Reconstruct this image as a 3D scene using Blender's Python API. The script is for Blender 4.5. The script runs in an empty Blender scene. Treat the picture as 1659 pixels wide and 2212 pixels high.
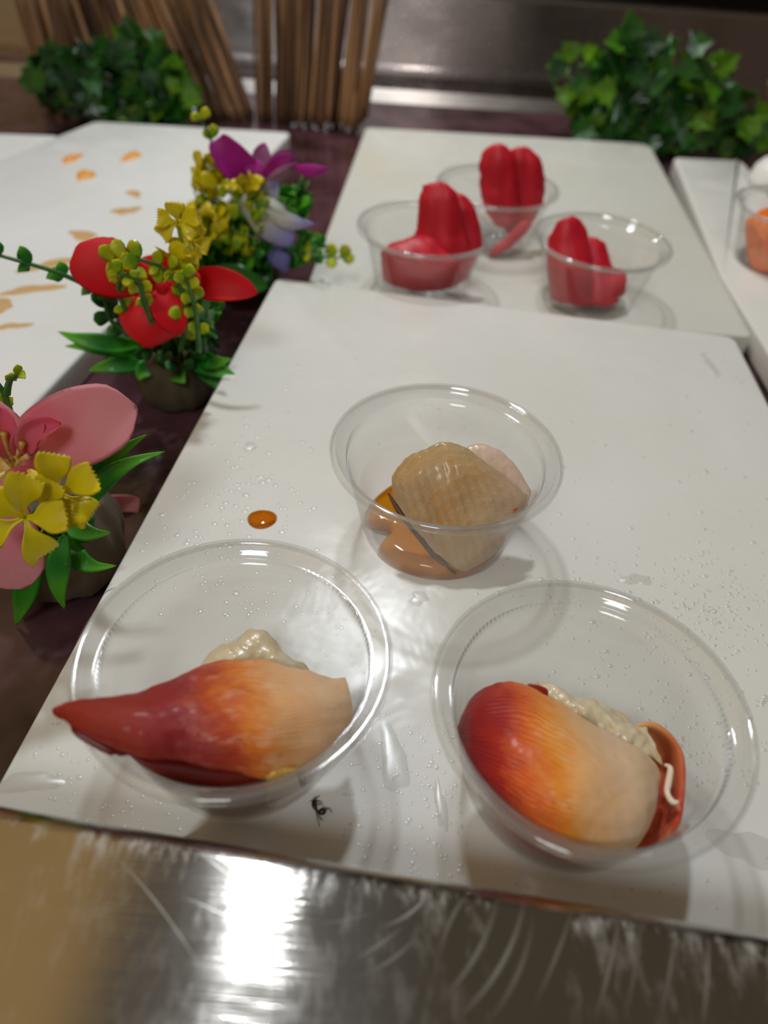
import bpy, math, random
from mathutils import Vector, Matrix
random.seed(7)
C = bpy.context.scene.collection
SC = bpy.context.scene
R_ = math.radians

# ------------------------------------------------------------------ camera
CAM_H = .1795
FPX = 1600.0
PITCH, ROLL = R_(43.3), R_(4.85)
FWD = Vector((0, math.cos(PITCH), -math.sin(PITCH)))
RT0 = Vector((1, 0, 0)); UP0 = RT0.cross(FWD)
RT = RT0 * math.cos(ROLL) + UP0 * math.sin(ROLL)
UP = -RT0 * math.sin(ROLL) + UP0 * math.cos(ROLL)
CAMLOC = Vector((0, 0, CAM_H))
cam = bpy.data.cameras.new('camera')
cam.sensor_fit = 'HORIZONTAL'; cam.sensor_width = 36
cam.lens = 36 * FPX / 1659
cam.clip_start = .005; cam.clip_end = 20
cam.dof.use_dof = True; cam.dof.focus_distance = .215; cam.dof.aperture_fstop = cam.lens / 3.2
co = bpy.data.objects.new('camera', cam); C.objects.link(co)
m = Matrix((RT, UP, -FWD)).transposed().to_4x4(); m.translation = CAMLOC
co.matrix_world = m
SC.camera = co

# ------------------------------------------------------------------ world: dim room round the counter
w = bpy.data.worlds.new('room'); SC.world = w; w.use_nodes = True
nt = w.node_tree; nt.nodes.clear()
out = nt.nodes.new('ShaderNodeOutputWorld'); bg = nt.nodes.new('ShaderNodeBackground')
tc = nt.nodes.new('ShaderNodeTexCoord'); sp = nt.nodes.new('ShaderNodeSeparateXYZ')
mx = nt.nodes.new('ShaderNodeMath'); mx.operation = 'MAXIMUM'; mx.inputs[1].default_value = .12
dv = nt.nodes.new('ShaderNodeMath'); dv.operation = 'DIVIDE'
mr = nt.nodes.new('ShaderNodeMapRange'); mr.inputs[1].default_value = -1; mr.inputs[2].default_value = 1
rp = nt.nodes.new('ShaderNodeValToRGB')
nt.links.new(tc.outputs['Generated'], sp.inputs[0]); nt.links.new(sp.outputs['Z'], mx.inputs[0])
nt.links.new(sp.outputs['X'], dv.inputs[0]); nt.links.new(mx.outputs[0], dv.inputs[1])
nt.links.new(dv.outputs[0], mr.inputs[0]); nt.links.new(mr.outputs[0], rp.inputs[0])
cr = rp.color_ramp
stops = [(0, (.42, .28, .12)), (.33, (.46, .30, .13)), (.37, (.14, .12, .095)), (.44, (.22, .205, .19)), (.5, (.16, .15, .14)), (.56, (.10, .083, .058)), (1, (.09, .065, .045))]
while len(cr.elements) < len(stops): cr.elements.new(.5)
for e, (p, c) in zip(cr.elements, stops): e.position = p; e.color = (*c, 1)
nt.links.new(rp.outputs[0], bg.inputs[0]); bg.inputs[1].default_value = 1.0
nt.links.new(bg.outputs[0], out.inputs[0])

# ------------------------------------------------------------------ lamps of the room, plus an added fill for the rear wall
def area(name, loc, target, size, power, col, shape='DISK'):
    l = bpy.data.lights.new(name, 'AREA'); l.shape = shape; l.size = size; l.energy = power; l.color = col
    o = bpy.data.objects.new(name, l); C.objects.link(o); o.location = loc
    o.rotation_euler = (Vector(target) - Vector(loc)).to_track_quat('-Z', 'Y').to_euler()
    return o
area('spot_lamp', (-.11, .62, .80), (.0, .30, 0), .062, 3.5, (.905, .96, 1))
area('wall_streak_fill', (.02, .72, .32), (.0, .885, .02), .05, .5, (1, .95, .92))  # unseen light, added to put a bright streak on the steel wall
area('ceiling_lamp', (-.26, -1.3, 1.9), (0, .3, 0), .6, 14, (.91, .975, 1))

vs = SC.view_settings
vs.view_transform = 'Standard'; vs.look = 'None'; vs.gamma = 1; vs.exposure = 0.0; vs.use_curve_mapping = False
SC.cycles.max_bounces = 24; SC.cycles.transparent_max_bounces = 64; SC.cycles.transmission_bounces = 16; SC.cycles.glossy_bounces = 8
SC.cycles.use_denoising = True

# ------------------------------------------------------------------ helpers
def ray(x, y): return FWD + RT * ((x - 829.5) / FPX) - UP * ((y - 1106) / FPX)
def G(x, y, z):
    d = ray(x, y); return CAMLOC + d * ((z - CAM_H) / d.z)
def A(x, y, Y):
    d = ray(x, y); return CAMLOC + d * (Y / d.y)

ORG = {}
def tag(o, label=None, cat=None, group=None, kind=None):
    if label: o['label'] = label
    if cat: o['category'] = cat
    if group: o['group'] = group
    if kind: o['kind'] = kind
    return o
def thing(name, loc, label, cat, group=None):
    o = bpy.data.objects.new(name, None); C.objects.link(o); o.location = loc; o.empty_display_size = .01
    ORG[o.name] = Vector(loc)
    return tag(o, label, cat, group)
class MB:
    def __init__(s): s.v = []; s.f = []; s.uv = []
    def add(s, vs, fs, uvs=None):
        b = len(s.v); s.v += [Vector(v) for v in vs]; s.f += [tuple(b + i for i in f) for f in fs]
        s.uv += list(uvs) if uvs else [(0, 0)] * len(vs)
        return s
def mk(name, mb, mat, parent=None, smooth=True):
    me = bpy.data.meshes.new(name)
    if parent is None:
        xs = [v.x for v in mb.v]; ys = [v.y for v in mb.v]; zs = [v.z for v in mb.v]
        org = Vector(((min(xs) + max(xs)) / 2, (min(ys) + max(ys)) / 2, min(zs)))
    else: org = ORG[parent.name]
    me.from_pydata([v - org for v in mb.v], [], mb.f)
    uvl = me.uv_layers.new(name='UVMap')
    for l in me.loops: uvl.data[l.index].uv = mb.uv[l.vertex_index]
    if smooth:
        for p in me.polygons: p.use_smooth = True
    me.materials.append(mat); me.update()
    o = bpy.data.objects.new(name, me); C.objects.link(o)
    if parent is None: o.location = org
    else: o.parent = parent
    ORG[o.name] = org
    return o
def cr1(p0, p1, p2, p3, t):
    return .5 * ((2 * p1) + (p2 - p0) * t + (2 * p0 - 5 * p1 + 4 * p2 - p3) * t * t + (3 * p1 - p0 - 3 * p2 + p3) * t ** 3)
def crs(pts, u):
    n = len(pts) - 1; x = min(max(u, 0), 1) * n; i = min(int(x), n - 1); t = x - i
    g = lambda k: pts[min(max(k, 0), n)]
    return cr1(g(i - 1), g(i), g(i + 1), g(i + 2), t)
def lerps(a, u):
    n = len(a) - 1; x = min(max(u, 0), 1) * n; i = min(int(x), n - 1); return a[i] + (a[i + 1] - a[i]) * (x - i)
def grid_solid(P, th, prof=.5, mb=None, below=1.0, above=1.0):
    """closed pillow from a grid of points; th = thickness (number or f(u,v))"""
    mb = mb or MB(); nv, nu = len(P), len(P[0])
    top, bot, uvs = {}, {}, []
    vs = []; idx_t = {}; idx_b = {}
    for j in range(nv):
        for i in range(nu):
            a = P[j][min(i + 1, nu - 1)] - P[j][max(i - 1, 0)]; b = P[min(j + 1, nv - 1)][i] - P[max(j - 1, 0)][i]
            n = a.cross(b); n = n.normalized() if n.length > 1e-12 else Vector((0, 0, 1))
            u, v = i / (nu - 1), j / (nv - 1)
            e = max(0, min(4 * u * (1 - u) * 2.2, 1)) * max(0, min(4 * v * (1 - v) * 1.6, 1))
            t = (th(u, v) if callable(th) else th) * e ** prof
            edge = i in (0, nu - 1) or j in (0, nv - 1)
            if edge:
                idx_t[j, i] = idx_b[j, i] = len(vs); vs.append(P[j][i]); uvs.append((u, v))
            else:
                idx_t[j, i] = len(vs); vs.append(P[j][i] + n * t * .5 * above); uvs.append((u, v))
                idx_b[j, i] = len(vs); vs.append(P[j][i] - n * t * .5 * below); uvs.append((u, v))
    fs = []
    for j in range(nv - 1):
        for i in range(nu - 1):
            fs.append((idx_t[j, i], idx_t[j, i + 1], idx_t[j + 1, i + 1], idx_t[j + 1, i]))
            fs.append((idx_b[j, i], idx_b[j + 1, i], idx_b[j + 1, i + 1], idx_b[j, i + 1]))
    return mb.add(vs, fs, uvs)
def patch(rows, nu=40, nv=24, th=.003, wob=0, mb=None, prof=.5, seed=1):
    """rows: list of control rows (each a list of 3D points) -> pillow solid"""
    rnd = random.Random(seed)
    dense = [[crs(r, i / (nu - 1)) for i in range(nu)] for r in rows]
    P = [[crs([dense[k][i] for k in range(len(rows))], j / (nv - 1)) for i in range(nu)] for j in range(nv)]
    if wob:
        ph = [rnd.uniform(0, 6) for _ in range(6)]
        for j in range(nv):
            for i in range(nu):
                p = P[j][i]; k = 420
                P[j][i] = p + Vector((math.sin(p.y * k + ph[0]) * math.sin(p.z * k * 1.7 + ph[3]), math.sin(p.x * k * 1.3 + ph[1]), math.sin(p.x * k + ph[2]) * math.cos(p.y * k * 1.4 + ph[4]))) * wob
                k = 1700; P[j][i] += Vector((math.sin(p.y * k + ph[1]) * math.cos(p.z * k * .8 + ph[5]), math.sin(p.x * k * 1.2 + p.z * 900 + ph[2]), math.sin(p.x * k * .9 + ph[0]) * math.cos(p.y * k + ph[3]))) * wob * .38
    return grid_solid(P, th, prof, mb)
def blade(mb, pts, widths, th=.0005, cup=0, facing=None, roll=0, nu=14, nv=7, zig=0, ruf=0):
    """leaf or petal along a centre line; facing = rough normal"""
    facing = facing or (CAMLOC - pts[len(pts) // 2]).normalized()
    P = []
    cs = [crs(pts, i / (nu - 1)) for i in range(nu)]
    ws = [max(crs(widths, i / (nu - 1)), .00004) for i in range(nu)]
    ph = random.uniform(0, 6)
    for j in range(nv):
        v = -1 + 2 * j / (nv - 1); row = []
        for i in range(nu):
            t = (cs[min(i + 1, nu - 1)] - cs[max(i - 1, 0)]).normalized()
            s = t.cross(facing).normalized(); n = s.cross(t).normalized()
            if roll: s, n = s * math.cos(roll) + n * math.sin(roll), n * math.cos(roll) - s * math.sin(roll)
            w = ws[i]
            p = cs[i] + s * (w * v) + n * (cup * w * v * v)
            if ruf: p += n * (ruf * math.sin(v * 5 + i * .7 + ph) * abs(v) * i / nu)
            if zig and i == nu - 1: p += t * (zig * (1 if j % 2 else -1))
            row.append(p)
        P.append(row)
    return grid_solid(P, th, .5, mb)
OVAL = [.12, .5, .8, .97, 1, .93, .75, .42, .05]
PET = [.25, .5, .76, .94, 1.03, 1.06, 1.02, .92, .7, .12]
LANCE = [.12, .55, .9, 1, .92, .75, .5, .25, .03]
ROUND = [.1, .45, .75, .93, 1, 1, .92, .7, .1]
FAN = [.08, .14, .22, .4, .65, .88, 1, 1, .95]
def sc(a, k): return [x * k for x in a]
def tube(mb, pts, r, n=8, seg=None, cap=True):
    seg = seg or (len(pts) * 4)
    cs = [crs(pts, i / (seg - 1)) for i in range(seg)] if len(pts) > 2 else [pts[0].lerp(pts[1], i / (seg - 1)) for i in range(seg)]
    vs, fs, uv = [], [], []
    for i, c in enumerate(cs):
        t = (cs[min(i + 1, seg - 1)] - cs[max(i - 1, 0)]).normalized()
        a = t.cross(Vector((.3, .2, 1)).normalized() if abs(t.z) < .9 else Vector((1, 0, 0))).normalized(); b = t.cross(a)
        rr = lerps(r, i / (seg - 1)) if isinstance(r, (list, tuple)) else r
        for k in range(n):
            an = 2 * math.pi * k / n
            vs.append(c + a * (rr * math.cos(an)) + b * (rr * math.sin(an))); uv.append((i / seg, k / n))
    for i in range(seg - 1):
        for k in range(n): fs.append((i * n + k, i * n + (k + 1) % n, (i + 1) * n + (k + 1) % n, (i + 1) * n + k))
    if cap: fs.append(tuple(range(n))[::-1]); fs.append(tuple((seg - 1) * n + k for k in range(n)))
    return mb.add(vs, fs, uv)
def lathe(mb, prof, c, n=96, closed=True, wob=None):
    """prof: list of (r, z); closed loops back to the first point"""
    vs, fs, uv = [], [], []; m_ = len(prof)
    for i in range(n):
        a = 2 * math.pi * i / n
        for k, (r, z) in enumerate(prof):
            rr = r * (wob(a, z) if wob else 1)
            vs.append(Vector((c[0] + rr * math.cos(a), c[1] + rr * math.sin(a), c[2] + z))); uv.append((i / n, k / m_))
    for i in range(n):
        j = (i + 1) % n
        for k in range(m_ if closed else m_ - 1):
            l = (k + 1) % m_
            fs.append((i * m_ + k, j * m_ + k, j * m_ + l, i * m_ + l))
    return mb.add(vs, fs, uv)
def ball(mb, c, r, n=10, m_=7, sq=(1, 1, 1), rot=None):
    vs, fs = [], []
    for i in range(m_ + 1):
        th = math.pi * i / m_
        for k in range(n):
            p = Vector((math.sin(th) * math.cos(2 * math.pi * k / n) * sq[0], math.sin(th) * math.sin(2 * math.pi * k / n) * sq[1], math.cos(th) * sq[2])) * r
            if rot: p = rot @ p
            vs.append(Vector(c) + p)
    for i in range(m_):
        for k in range(n): fs.append((i * n + k, (i + 1) * n + k, (i + 1) * n + (k + 1) % n, i * n + (k + 1) % n))
    return mb.add(vs, fs)
def slab(poly, z0, z1, bev=.0015, rc=.004):
    """board with rounded corners (poly ccw) and rolled top and bottom edges"""
    n = len(poly); pts = []
    for i in range(n):
        p = Vector(poly[i]); a = (Vector(poly[i - 1]) - p).normalized(); b = (Vector(poly[(i + 1) % n]) - p).normalized()
        r = rc[i] if isinstance(rc, (list, tuple)) else rc
        p0 = p + a * r; p1 = p + b * r
        for k in range(7):
            t = k / 6; pts.append((1 - t) ** 2 * p0 + 2 * t * (1 - t) * p + t * t * p1)
    cen = sum(pts, Vector((0, 0))) / len(pts)
    N = len(pts); rings = []
    nrm = []
    for i in range(N):
        t = (pts[(i + 1) % N] - pts[i - 1]).normalized(); nrm.append(Vector((t.y, -t.x)))
    prof = []
    for k in range(5): a = math.pi / 2 * k / 4; prof.append((-bev * (1 - math.sin(a)) , z0 + bev * (1 - math.cos(a))))
    for k in range(5): a = math.pi / 2 * k / 4; prof.append((-bev * (1 - math.cos(a)), z1 - bev * (1 - math.sin(a))))
    vs, fs = [], []
    for (o, z) in prof:
        for i in range(N): q = pts[i] + nrm[i] * o; vs.append((q.x, q.y, z))
    for k in range(len(prof) - 1):
        for i in range(N): j = (i + 1) % N; fs.append((k * N + i, k * N + j, (k + 1) * N + j, (k + 1) * N + i))
    fs.append(tuple(range(N))[::-1]); fs.append(tuple((len(prof) - 1) * N + i for i in range(N)))
    return MB().add(vs, fs, [(v[0], v[1]) for v in vs])
def autosmooth(o, ang=35):
    me = o.data; me.update()
    import bmesh
    b = bmesh.new(); b.from_mesh(me)
    for e in b.edges:
        if len(e.link_faces) == 2 and e.calc_face_angle(0) > R_(ang): e.smooth = False
    b.to_mesh(me); b.free(); return o

# ------------------------------------------------------------------ materials
def newmat(name):
    m_ = bpy.data.materials.new(name); m_.use_nodes = True; t = m_.node_tree; t.nodes.clear()
    o = t.nodes.new('ShaderNodeOutputMaterial'); return m_, t, o
def node(t, ty, **kw):
    n = t.nodes.new(ty)
    for k, v in kw.items():
        if k.startswith('i_'):
            key = k[2:].replace('_', ' '); n.inputs[int(key) if key.isdigit() else key].default_value = v
        else: setattr(n, k, v)
    return n
def lk(t, a, b): t.links.new(a, b)
def ramp(t, src, stops, interp='LINEAR'):
    r = t.nodes.new('ShaderNodeValToRGB'); r.color_ramp.interpolation = interp; e = r.color_ramp.elements
    while len(e) < len(stops): e.new(.5)
    for x, (p, c) in zip(e, stops): x.position = p; x.color = (*c, 1) if len(c) == 3 else c
    lk(t, src, r.inputs[0]); return r
def noise(t, scale, detail=3, rough=.5, dist=0, coord='Object', stretch=None, vec=None):
    tc = t.nodes.new('ShaderNodeTexCoord'); src = vec or tc.outputs[coord]
    if stretch:
        mp = t.nodes.new('ShaderNodeMapping'); mp.inputs['Scale'].default_value = stretch; lk(t, src, mp.inputs[0]); src = mp.outputs[0]
    n = node(t, 'ShaderNodeTexNoise', i_Scale=scale, i_Detail=detail, i_Roughness=rough, i_Distortion=dist); lk(t, src, n.inputs['Vector']); return n.outputs[0]
def mixc(t, fac, a, b, mode='MIX'):
    n = t.nodes.new('ShaderNodeMix'); n.data_type = 'RGBA'; n.blend_type = mode
    for s, i in ((fac, 0), (a, 6), (b, 7)):
        if isinstance(s, (int, float)): n.inputs[i].default_value = s
        elif isinstance(s, tuple): n.inputs[i].default_value = (*s, 1) if len(s) == 3 else s
        else: lk(t, s, n.inputs[i])
    return n.outputs[2]
def math_(t, op, a, b=0.0, c=None, clamp=False):
    n = t.nodes.new('ShaderNodeMath'); n.operation = op; n.use_clamp = clamp
    for i, s in enumerate((a, b) if c is None else (a, b, c)):
        if isinstance(s, (int, float)): n.inputs[i].default_value = s
        else: lk(t, s, n.inputs[i])
    return n.outputs[0]
def bump(t, h, strength=.3, dist=.001):
    b = node(t, 'ShaderNodeBump', i_Strength=strength, i_Distance=dist); lk(t, h, b.inputs['Height']); return b.outputs[0]
def princ(name, c1, c2=None, scale=60, rough=.5, metal=0, sss=0, sssr=(1, .3, .2), sub=.002, coat=0, bmp=0, bscale=300, spec=.5, stretch=None, trans=0, detail=3):
    m_, t, o = newmat(name); p = node(t, 'ShaderNodeBsdfPrincipled'); lk(t, p.outputs[0], o.inputs[0])
    if c2:
        n = noise(t, scale, detail, stretch=stretch); r = ramp(t, n, [(.35, c1), (.65, c2)]); lk(t, r.outputs[0], p.inputs['Base Color'])
    else: p.inputs['Base Color'].default_value = (*c1, 1)
    p.inputs['Roughness'].default_value = rough; p.inputs['Metallic'].default_value = metal
    p.inputs['Specular IOR Level'].default_value = spec; p.inputs['Coat Weight'].default_value = coat; p.inputs['Coat Roughness'].default_value = .08
    if sss: p.inputs['Subsurface Weight'].default_value = sss; p.inputs['Subsurface Radius'].default_value = sssr; p.inputs['Subsurface Scale'].default_value = sub
    if bmp: lk(t, bump(t, noise(t, bscale, 3, stretch=stretch), bmp, .001), p.inputs['Normal'])
    return m_

def board_mat(name, base, stain=None, wet=True, seed=0.0):
    m_, t, o = newmat(name); p = node(t, 'ShaderNodeBsdfPrincipled'); lk(t, p.outputs[0], o.inputs[0])
    n1 = noise(t, 14, 4, .55); c = mixc(t, ramp(t, n1, [(.35, (0, 0, 0)), (.7, (1, 1, 1))]).outputs[0], base, tuple(x * .94 for x in base[:2]) + (base[2] * .9,))
    if stain:
        n2 = noise(t, 9, 4, .6, .5); f = ramp(t, n2, [(.56, (0, 0, 0)), (.74, (1, 1, 1))]).outputs[0]
        c = mixc(t, math_(t, 'MULTIPLY', f, .6), c, stain)
    lk(t, c, p.inputs['Base Color'])
    rr = ramp(t, noise(t, 30, 3), [(.35, (.10, .10, .10)), (.65, (.30, .30, .30))]).outputs[0]
    lk(t, rr, p.inputs['Roughness'])
    p.inputs['Specular IOR Level'].default_value = .45
    if wet:
        h = math_(t, 'MULTIPLY', noise(t, 45, 3, .5, .3), 1.0); lk(t, bump(t, h, .35, .0012), p.inputs['Normal'])
    return m_
def clear_mat(name, tint=(.992, .992, .99), haze=.035, rough=.03, hazecol=(.9, .9, .88), f0=.05, gain=1.0):
    """thin clear plastic: sees through, mirrors more at glancing angles, faint milky haze painted in for light reflected off the walls"""
    m_, t, o = newmat(name)
    lw = node(t, 'ShaderNodeLayerWeight'); lw.inputs[0].default_value = .5
    f5 = math_(t, 'POWER', lw.outputs['Facing'], 5.5); fr = math_(t, 'MULTIPLY_ADD', f5, (1 - f0) * gain, f0, True)
    tr = node(t, 'ShaderNodeBsdfTransparent'); tr.inputs[0].default_value = (*tint, 1)
    gl = node(t, 'ShaderNodeBsdfGlossy', i_Roughness=rough); df = node(t, 'ShaderNodeBsdfDiffuse'); df.inputs[0].default_value = (*hazecol, 1)
    a = node(t, 'ShaderNodeMixShader'); a.inputs[0].default_value = haze; lk(t, tr.outputs[0], a.inputs[1]); lk(t, df.outputs[0], a.inputs[2])
    b = node(t, 'ShaderNodeMixShader'); lk(t, fr, b.inputs[0]); lk(t, a.outputs[0], b.inputs[1]); lk(t, gl.outputs[0], b.inputs[2])
    lk(t, b.outputs[0], o.inputs[0]); return m_
def clam_mat(name, stops, ridge=(.15, .5), rs=1.0):
    m_, t, o = newmat(name); p = node(t, 'ShaderNodeBsdfPrincipled'); lk(t, p.outputs[0], o.inputs[0])
    tc = node(t, 'ShaderNodeTexCoord'); s = node(t, 'ShaderNodeSeparateXYZ'); lk(t, tc.outputs['UV'], s.inputs[0])
    n = noise(t, 5, 4, .6, coord='UV'); n2 = noise(t, 90, 3, .7, coord='UV', stretch=(.25, 1, 1))
    u = math_(t, 'ADD', s.outputs['X'], math_(t, 'MULTIPLY_ADD', n, .28, -.14))
    u = math_(t, 'ADD', u, math_(t, 'MULTIPLY_ADD', n2, .12, -.06))
    u = math_(t, 'SUBTRACT', u, math_(t, 'MULTIPLY', math_(t, 'POWER', s.outputs['Y'], 3), .12))
    c = ramp(t, u, stops).outputs[0]
    pale = math_(t, 'MULTIPLY', ramp(t, noise(t, 9, 5, .7, coord='UV'), [(.52, (0, 0, 0)), (.68, (1, 1, 1))]).outputs[0], ramp(t, s.outputs['X'], [(.3, (0, 0, 0)), (.6, (.45, .45, .45))]).outputs[0])
    c = mixc(t, pale, c, (.90, .68, .47))
    gold = math_(t, 'MULTIPLY', ramp(t, noise(t, 4, 3, .5, coord='UV'), [(.5, (0, 0, 0)), (.66, (1, 1, 1))]).outputs[0], ramp(t, s.outputs['Y'], [(.55, (0, 0, 0)), (.95, (.7, .7, .7))]).outputs[0])
    c = mixc(t, math_(t, 'MULTIPLY', gold, ramp(t, s.outputs['X'], [(.4, (0, 0, 0)), (.6, (1, 1, 1))]).outputs[0]), c, (.85, .40, .03))
    lk(t, c, p.inputs['Base Color']); p.inputs['Roughness'].default_value = .48; p.inputs['Specular IOR Level'].default_value = .32
    p.inputs['Coat Weight'].default_value = .08; p.inputs['Coat Roughness'].default_value = .2
    p.inputs['Subsurface Weight'].default_value = .35; p.inputs['Subsurface Radius'].default_value = (1, .45, .2); p.inputs['Subsurface Scale'].default_value = .0015
    wv = math_(t, 'SINE', math_(t, 'MULTIPLY_ADD', s.outputs['Y'], 230, math_(t, 'MULTIPLY', noise(t, 6, 2, coord='UV'), 16)))
    msk = ramp(t, s.outputs['X'], [(ridge[0], (0, 0, 0)), (ridge[0] + .08, (1, 1, 1)), (ridge[1], (1, 1, 1)), (ridge[1] + .12, (.08, .08, .08))]).outputs[0]
    h = math_(t, 'ADD', math_(t, 'MULTIPLY', math_(t, 'MULTIPLY', wv, msk), rs), math_(t, 'MULTIPLY', noise(t, 30, 5, .75, coord='UV', stretch=(.4, 1, 1)), 5))
    lk(t, bump(t, h, .4, .00013), p.inputs['Normal']); return m_

M = {}
M['board'] = board_mat('white_plastic_board', (.80, .80, .775))
M['board_rear'] = board_mat('yellowed_plastic_board', (.69, .69, .645), (.70, .62, .45))
M['board_left'] = board_mat('bright_plastic_board', (.84, .85, .85))
M['clear'] = clear_mat('clear_plastic')
M['rim'] = clear_mat('clear_plastic_rim', tint=(.95, .95, .945), haze=.07, f0=.07, rough=.05)
M['clam_left'] = clam_mat('surf_clam_flesh', [(0, (.30, .018, .006)), (.2, (.33, .022, .007)), (.36, (.32, .018, .024)), (.47, (.58, .08, .014)), (.56, (.80, .24, .03)), (.66, (.86, .46, .20)), (.8, (.84, .55, .33)), (1, (.82, .56, .30))], (.3, .7))
M['clam_right'] = clam_mat('surf_clam_flesh_wide', [(0, (.14, .006, .006)), (.12, (.28, .008, .010)), (.24, (.42, .018, .012)), (.34, (.75, .13, .012)), (.46, (.86, .31, .03)), (.58, (.86, .47, .19)), (.75, (.84, .58, .36)), (1, (.80, .60, .36))], (.02, .48), 2.2)
M['clam_dark'] = princ('surf_clam_red_side', (.22, .006, .004), (.40, .02, .006), 90, .3, coat=.2, sss=.2, sub=.001)
M['clam_fold'] = princ('surf_clam_dark_fold', (.11, .004, .002), (.20, .012, .003), 90, .35, coat=.1, sss=.1, sub=.001)
M['clam_lip'] = clam_mat('surf_clam_lip', [(0, (.75, .42, .16)), (.35, (.55, .12, .03)), (.6, (.5, .05, .02)), (.85, (.70, .10, .02)), (1, (.8, .2, .03))], (.9, .95))
M['cream'] = princ('cream_clam_flesh', (.66, .52, .30), (.74, .66, .48), 160, .28, sss=.4, sssr=(1, .7, .4), sub=.0015, coat=.3, bmp=.5, bscale=350)
M['fringe'] = princ('yellow_clam_fringe', (.75, .42, .03), (.72, .52, .22), 260, .3, sss=.3, sub=.001, coat=.3, bmp=.5, bscale=500)
M['white_curl'] = princ('white_clam_curl', (.85, .68, .52), (.88, .78, .66), 200, .25, sss=.4, sub=.001, coat=.3)
def tuna_mat():
    m_, t, o = newmat('tuna_flesh'); p = node(t, 'ShaderNodeBsdfPrincipled'); lk(t, p.outputs[0], o.inputs[0])
    n = noise(t, 60, 3, .5, 1.0, stretch=(1, 1, .3)); c = ramp(t, n, [(.3, (.46, .004, .016)), (.55, (.58, .010, .028)), (.75, (.68, .06, .07))]).outputs[0]
    lk(t, c, p.inputs['Base Color']); p.inputs['Specular IOR Level'].default_value = .35; p.inputs['Roughness'].default_value = .45; p.inputs['Subsurface Weight'].default_value = .25
    p.inputs['Subsurface Radius'].default_value = (1, .15, .15); p.inputs['Subsurface Scale'].default_value = .002; return m_
M['tuna'] = tuna_mat()
M['salmon'] = princ('salmon_flesh', (.85, .15, .004), (.88, .24, .02), 120, .35, sss=.25, sub=.002, stretch=(.3, 1, 1))
def fish_mat():
    m_, t, o = newmat('white_fish_flesh'); p = node(t, 'ShaderNodeBsdfPrincipled'); lk(t, p.outputs[0], o.inputs[0])
    tc = node(t, 'ShaderNodeTexCoord'); s = node(t, 'ShaderNodeSeparateXYZ'); lk(t, tc.outputs['UV'], s.inputs[0])
    # arcs of muscle across the slice
    dx = math_(t, 'SUBTRACT', s.outputs['X'], .95); dy = math_(t, 'MULTIPLY', math_(t, 'SUBTRACT', s.outputs['Y'], .75), 1.5)
    d = math_(t, 'SQRT', math_(t, 'ADD', math_(t, 'MULTIPLY', dx, dx), math_(t, 'MULTIPLY', dy, dy)))
    wv = math_(t, 'SINE', math_(t, 'MULTIPLY_ADD', d, 62, math_(t, 'MULTIPLY', noise(t, 3, 3, coord='UV'), 16)))
    f = ramp(t, math_(t, 'MULTIPLY_ADD', wv, .5, .5), [(.72, (0, 0, 0)), (.99, (1, 1, 1))]).outputs[0]
    base = mixc(t, ramp(t, noise(t, 3, 3, coord='UV'), [(.35, (0, 0, 0)), (.65, (1, 1, 1))]).outputs[0], (.84, .51, .20), (.90, .66, .37))
    pink = mixc(t, ramp(t, s.outputs['X'], [(.6, (0, 0, 0)), (1, (1, 1, 1))]).outputs[0], base, (.82, .58, .44))
    c = mixc(t, math_(t, 'MULTIPLY', f, .30), pink, (.88, .74, .52))
    lk(t, c, p.inputs['Base Color']); p.inputs['Roughness'].default_value = .36; p.inputs['Coat Weight'].default_value = .4; p.inputs['Coat Roughness'].default_value = .16
    p.inputs['Subsurface Weight'].default_value = .5; p.inputs['Subsurface Radius'].default_value = (1, .6, .35); p.inputs['Subsurface Scale'].default_value = .002
    lk(t, bump(t, math_(t, 'ADD', math_(t, 'MULTIPLY', wv, .35), math_(t, 'MULTIPLY', noise(t, 60, 4, .85, coord='UV', stretch=(1, .55, 1)), 8)), .8, .0005), p.inputs['Normal']); return m_
M['fish'] = fish_mat()
M['fish_pale'] = princ('pale_fish_flesh', (.70, .50, .38), (.74, .60, .47), 120, .3, sss=.5, sssr=(1, .6, .4), sub=.002, coat=.3, bmp=.5, bscale=350)
M['red_speck'] = princ('red_pepper_flake', (.5, .03, .01), rough=.4)
def soy_mat(name, tint, haze):
    return clear_mat(name, tint=tint, haze=haze, rough=.04, hazecol=(.88, .36, .005), f0=.04)
M['soy'] = soy_mat('soy_sauce', (.93, .50, .04), .5)
M['soy_drop'] = soy_mat('soy_drop', (.93, .60, .14), .22)
M['soy_dark'] = princ('soy_and_shadow_dark', (.07, .022, .010), (.14, .055, .022), 150, .4)  # dark tone for soy stain and painted shadow together
M['water'] = clear_mat('water', tint=(.985, .985, .985), haze=0, rough=.35, f0=.12, gain=.1)
M['smear'] = clear_mat('orange_smear', tint=(.96, .82, .62), haze=.25, hazecol=(.85, .45, .12), rough=.3)
M['crumb'] = princ('salmon_crumb', (.85, .30, .02), (.85, .45, .12), 300, .4)
M['counter'] = princ('purple_marble', (.018, .008, .009), (.10, .043, .054), 26, .12, spec=.6, detail=6, bmp=.12, bscale=120)
M['pot'] = princ('stone_coloured_pot', (.11, .09, .065), (.21, .18, .13), 70, .75, bmp=.8, bscale=200, stretch=(1, 1, .25))
M['pot_dark'] = princ('olive_pot', (.055, .045, .02), (.10, .08, .045), 70, .75, bmp=.6, bscale=200)
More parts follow.
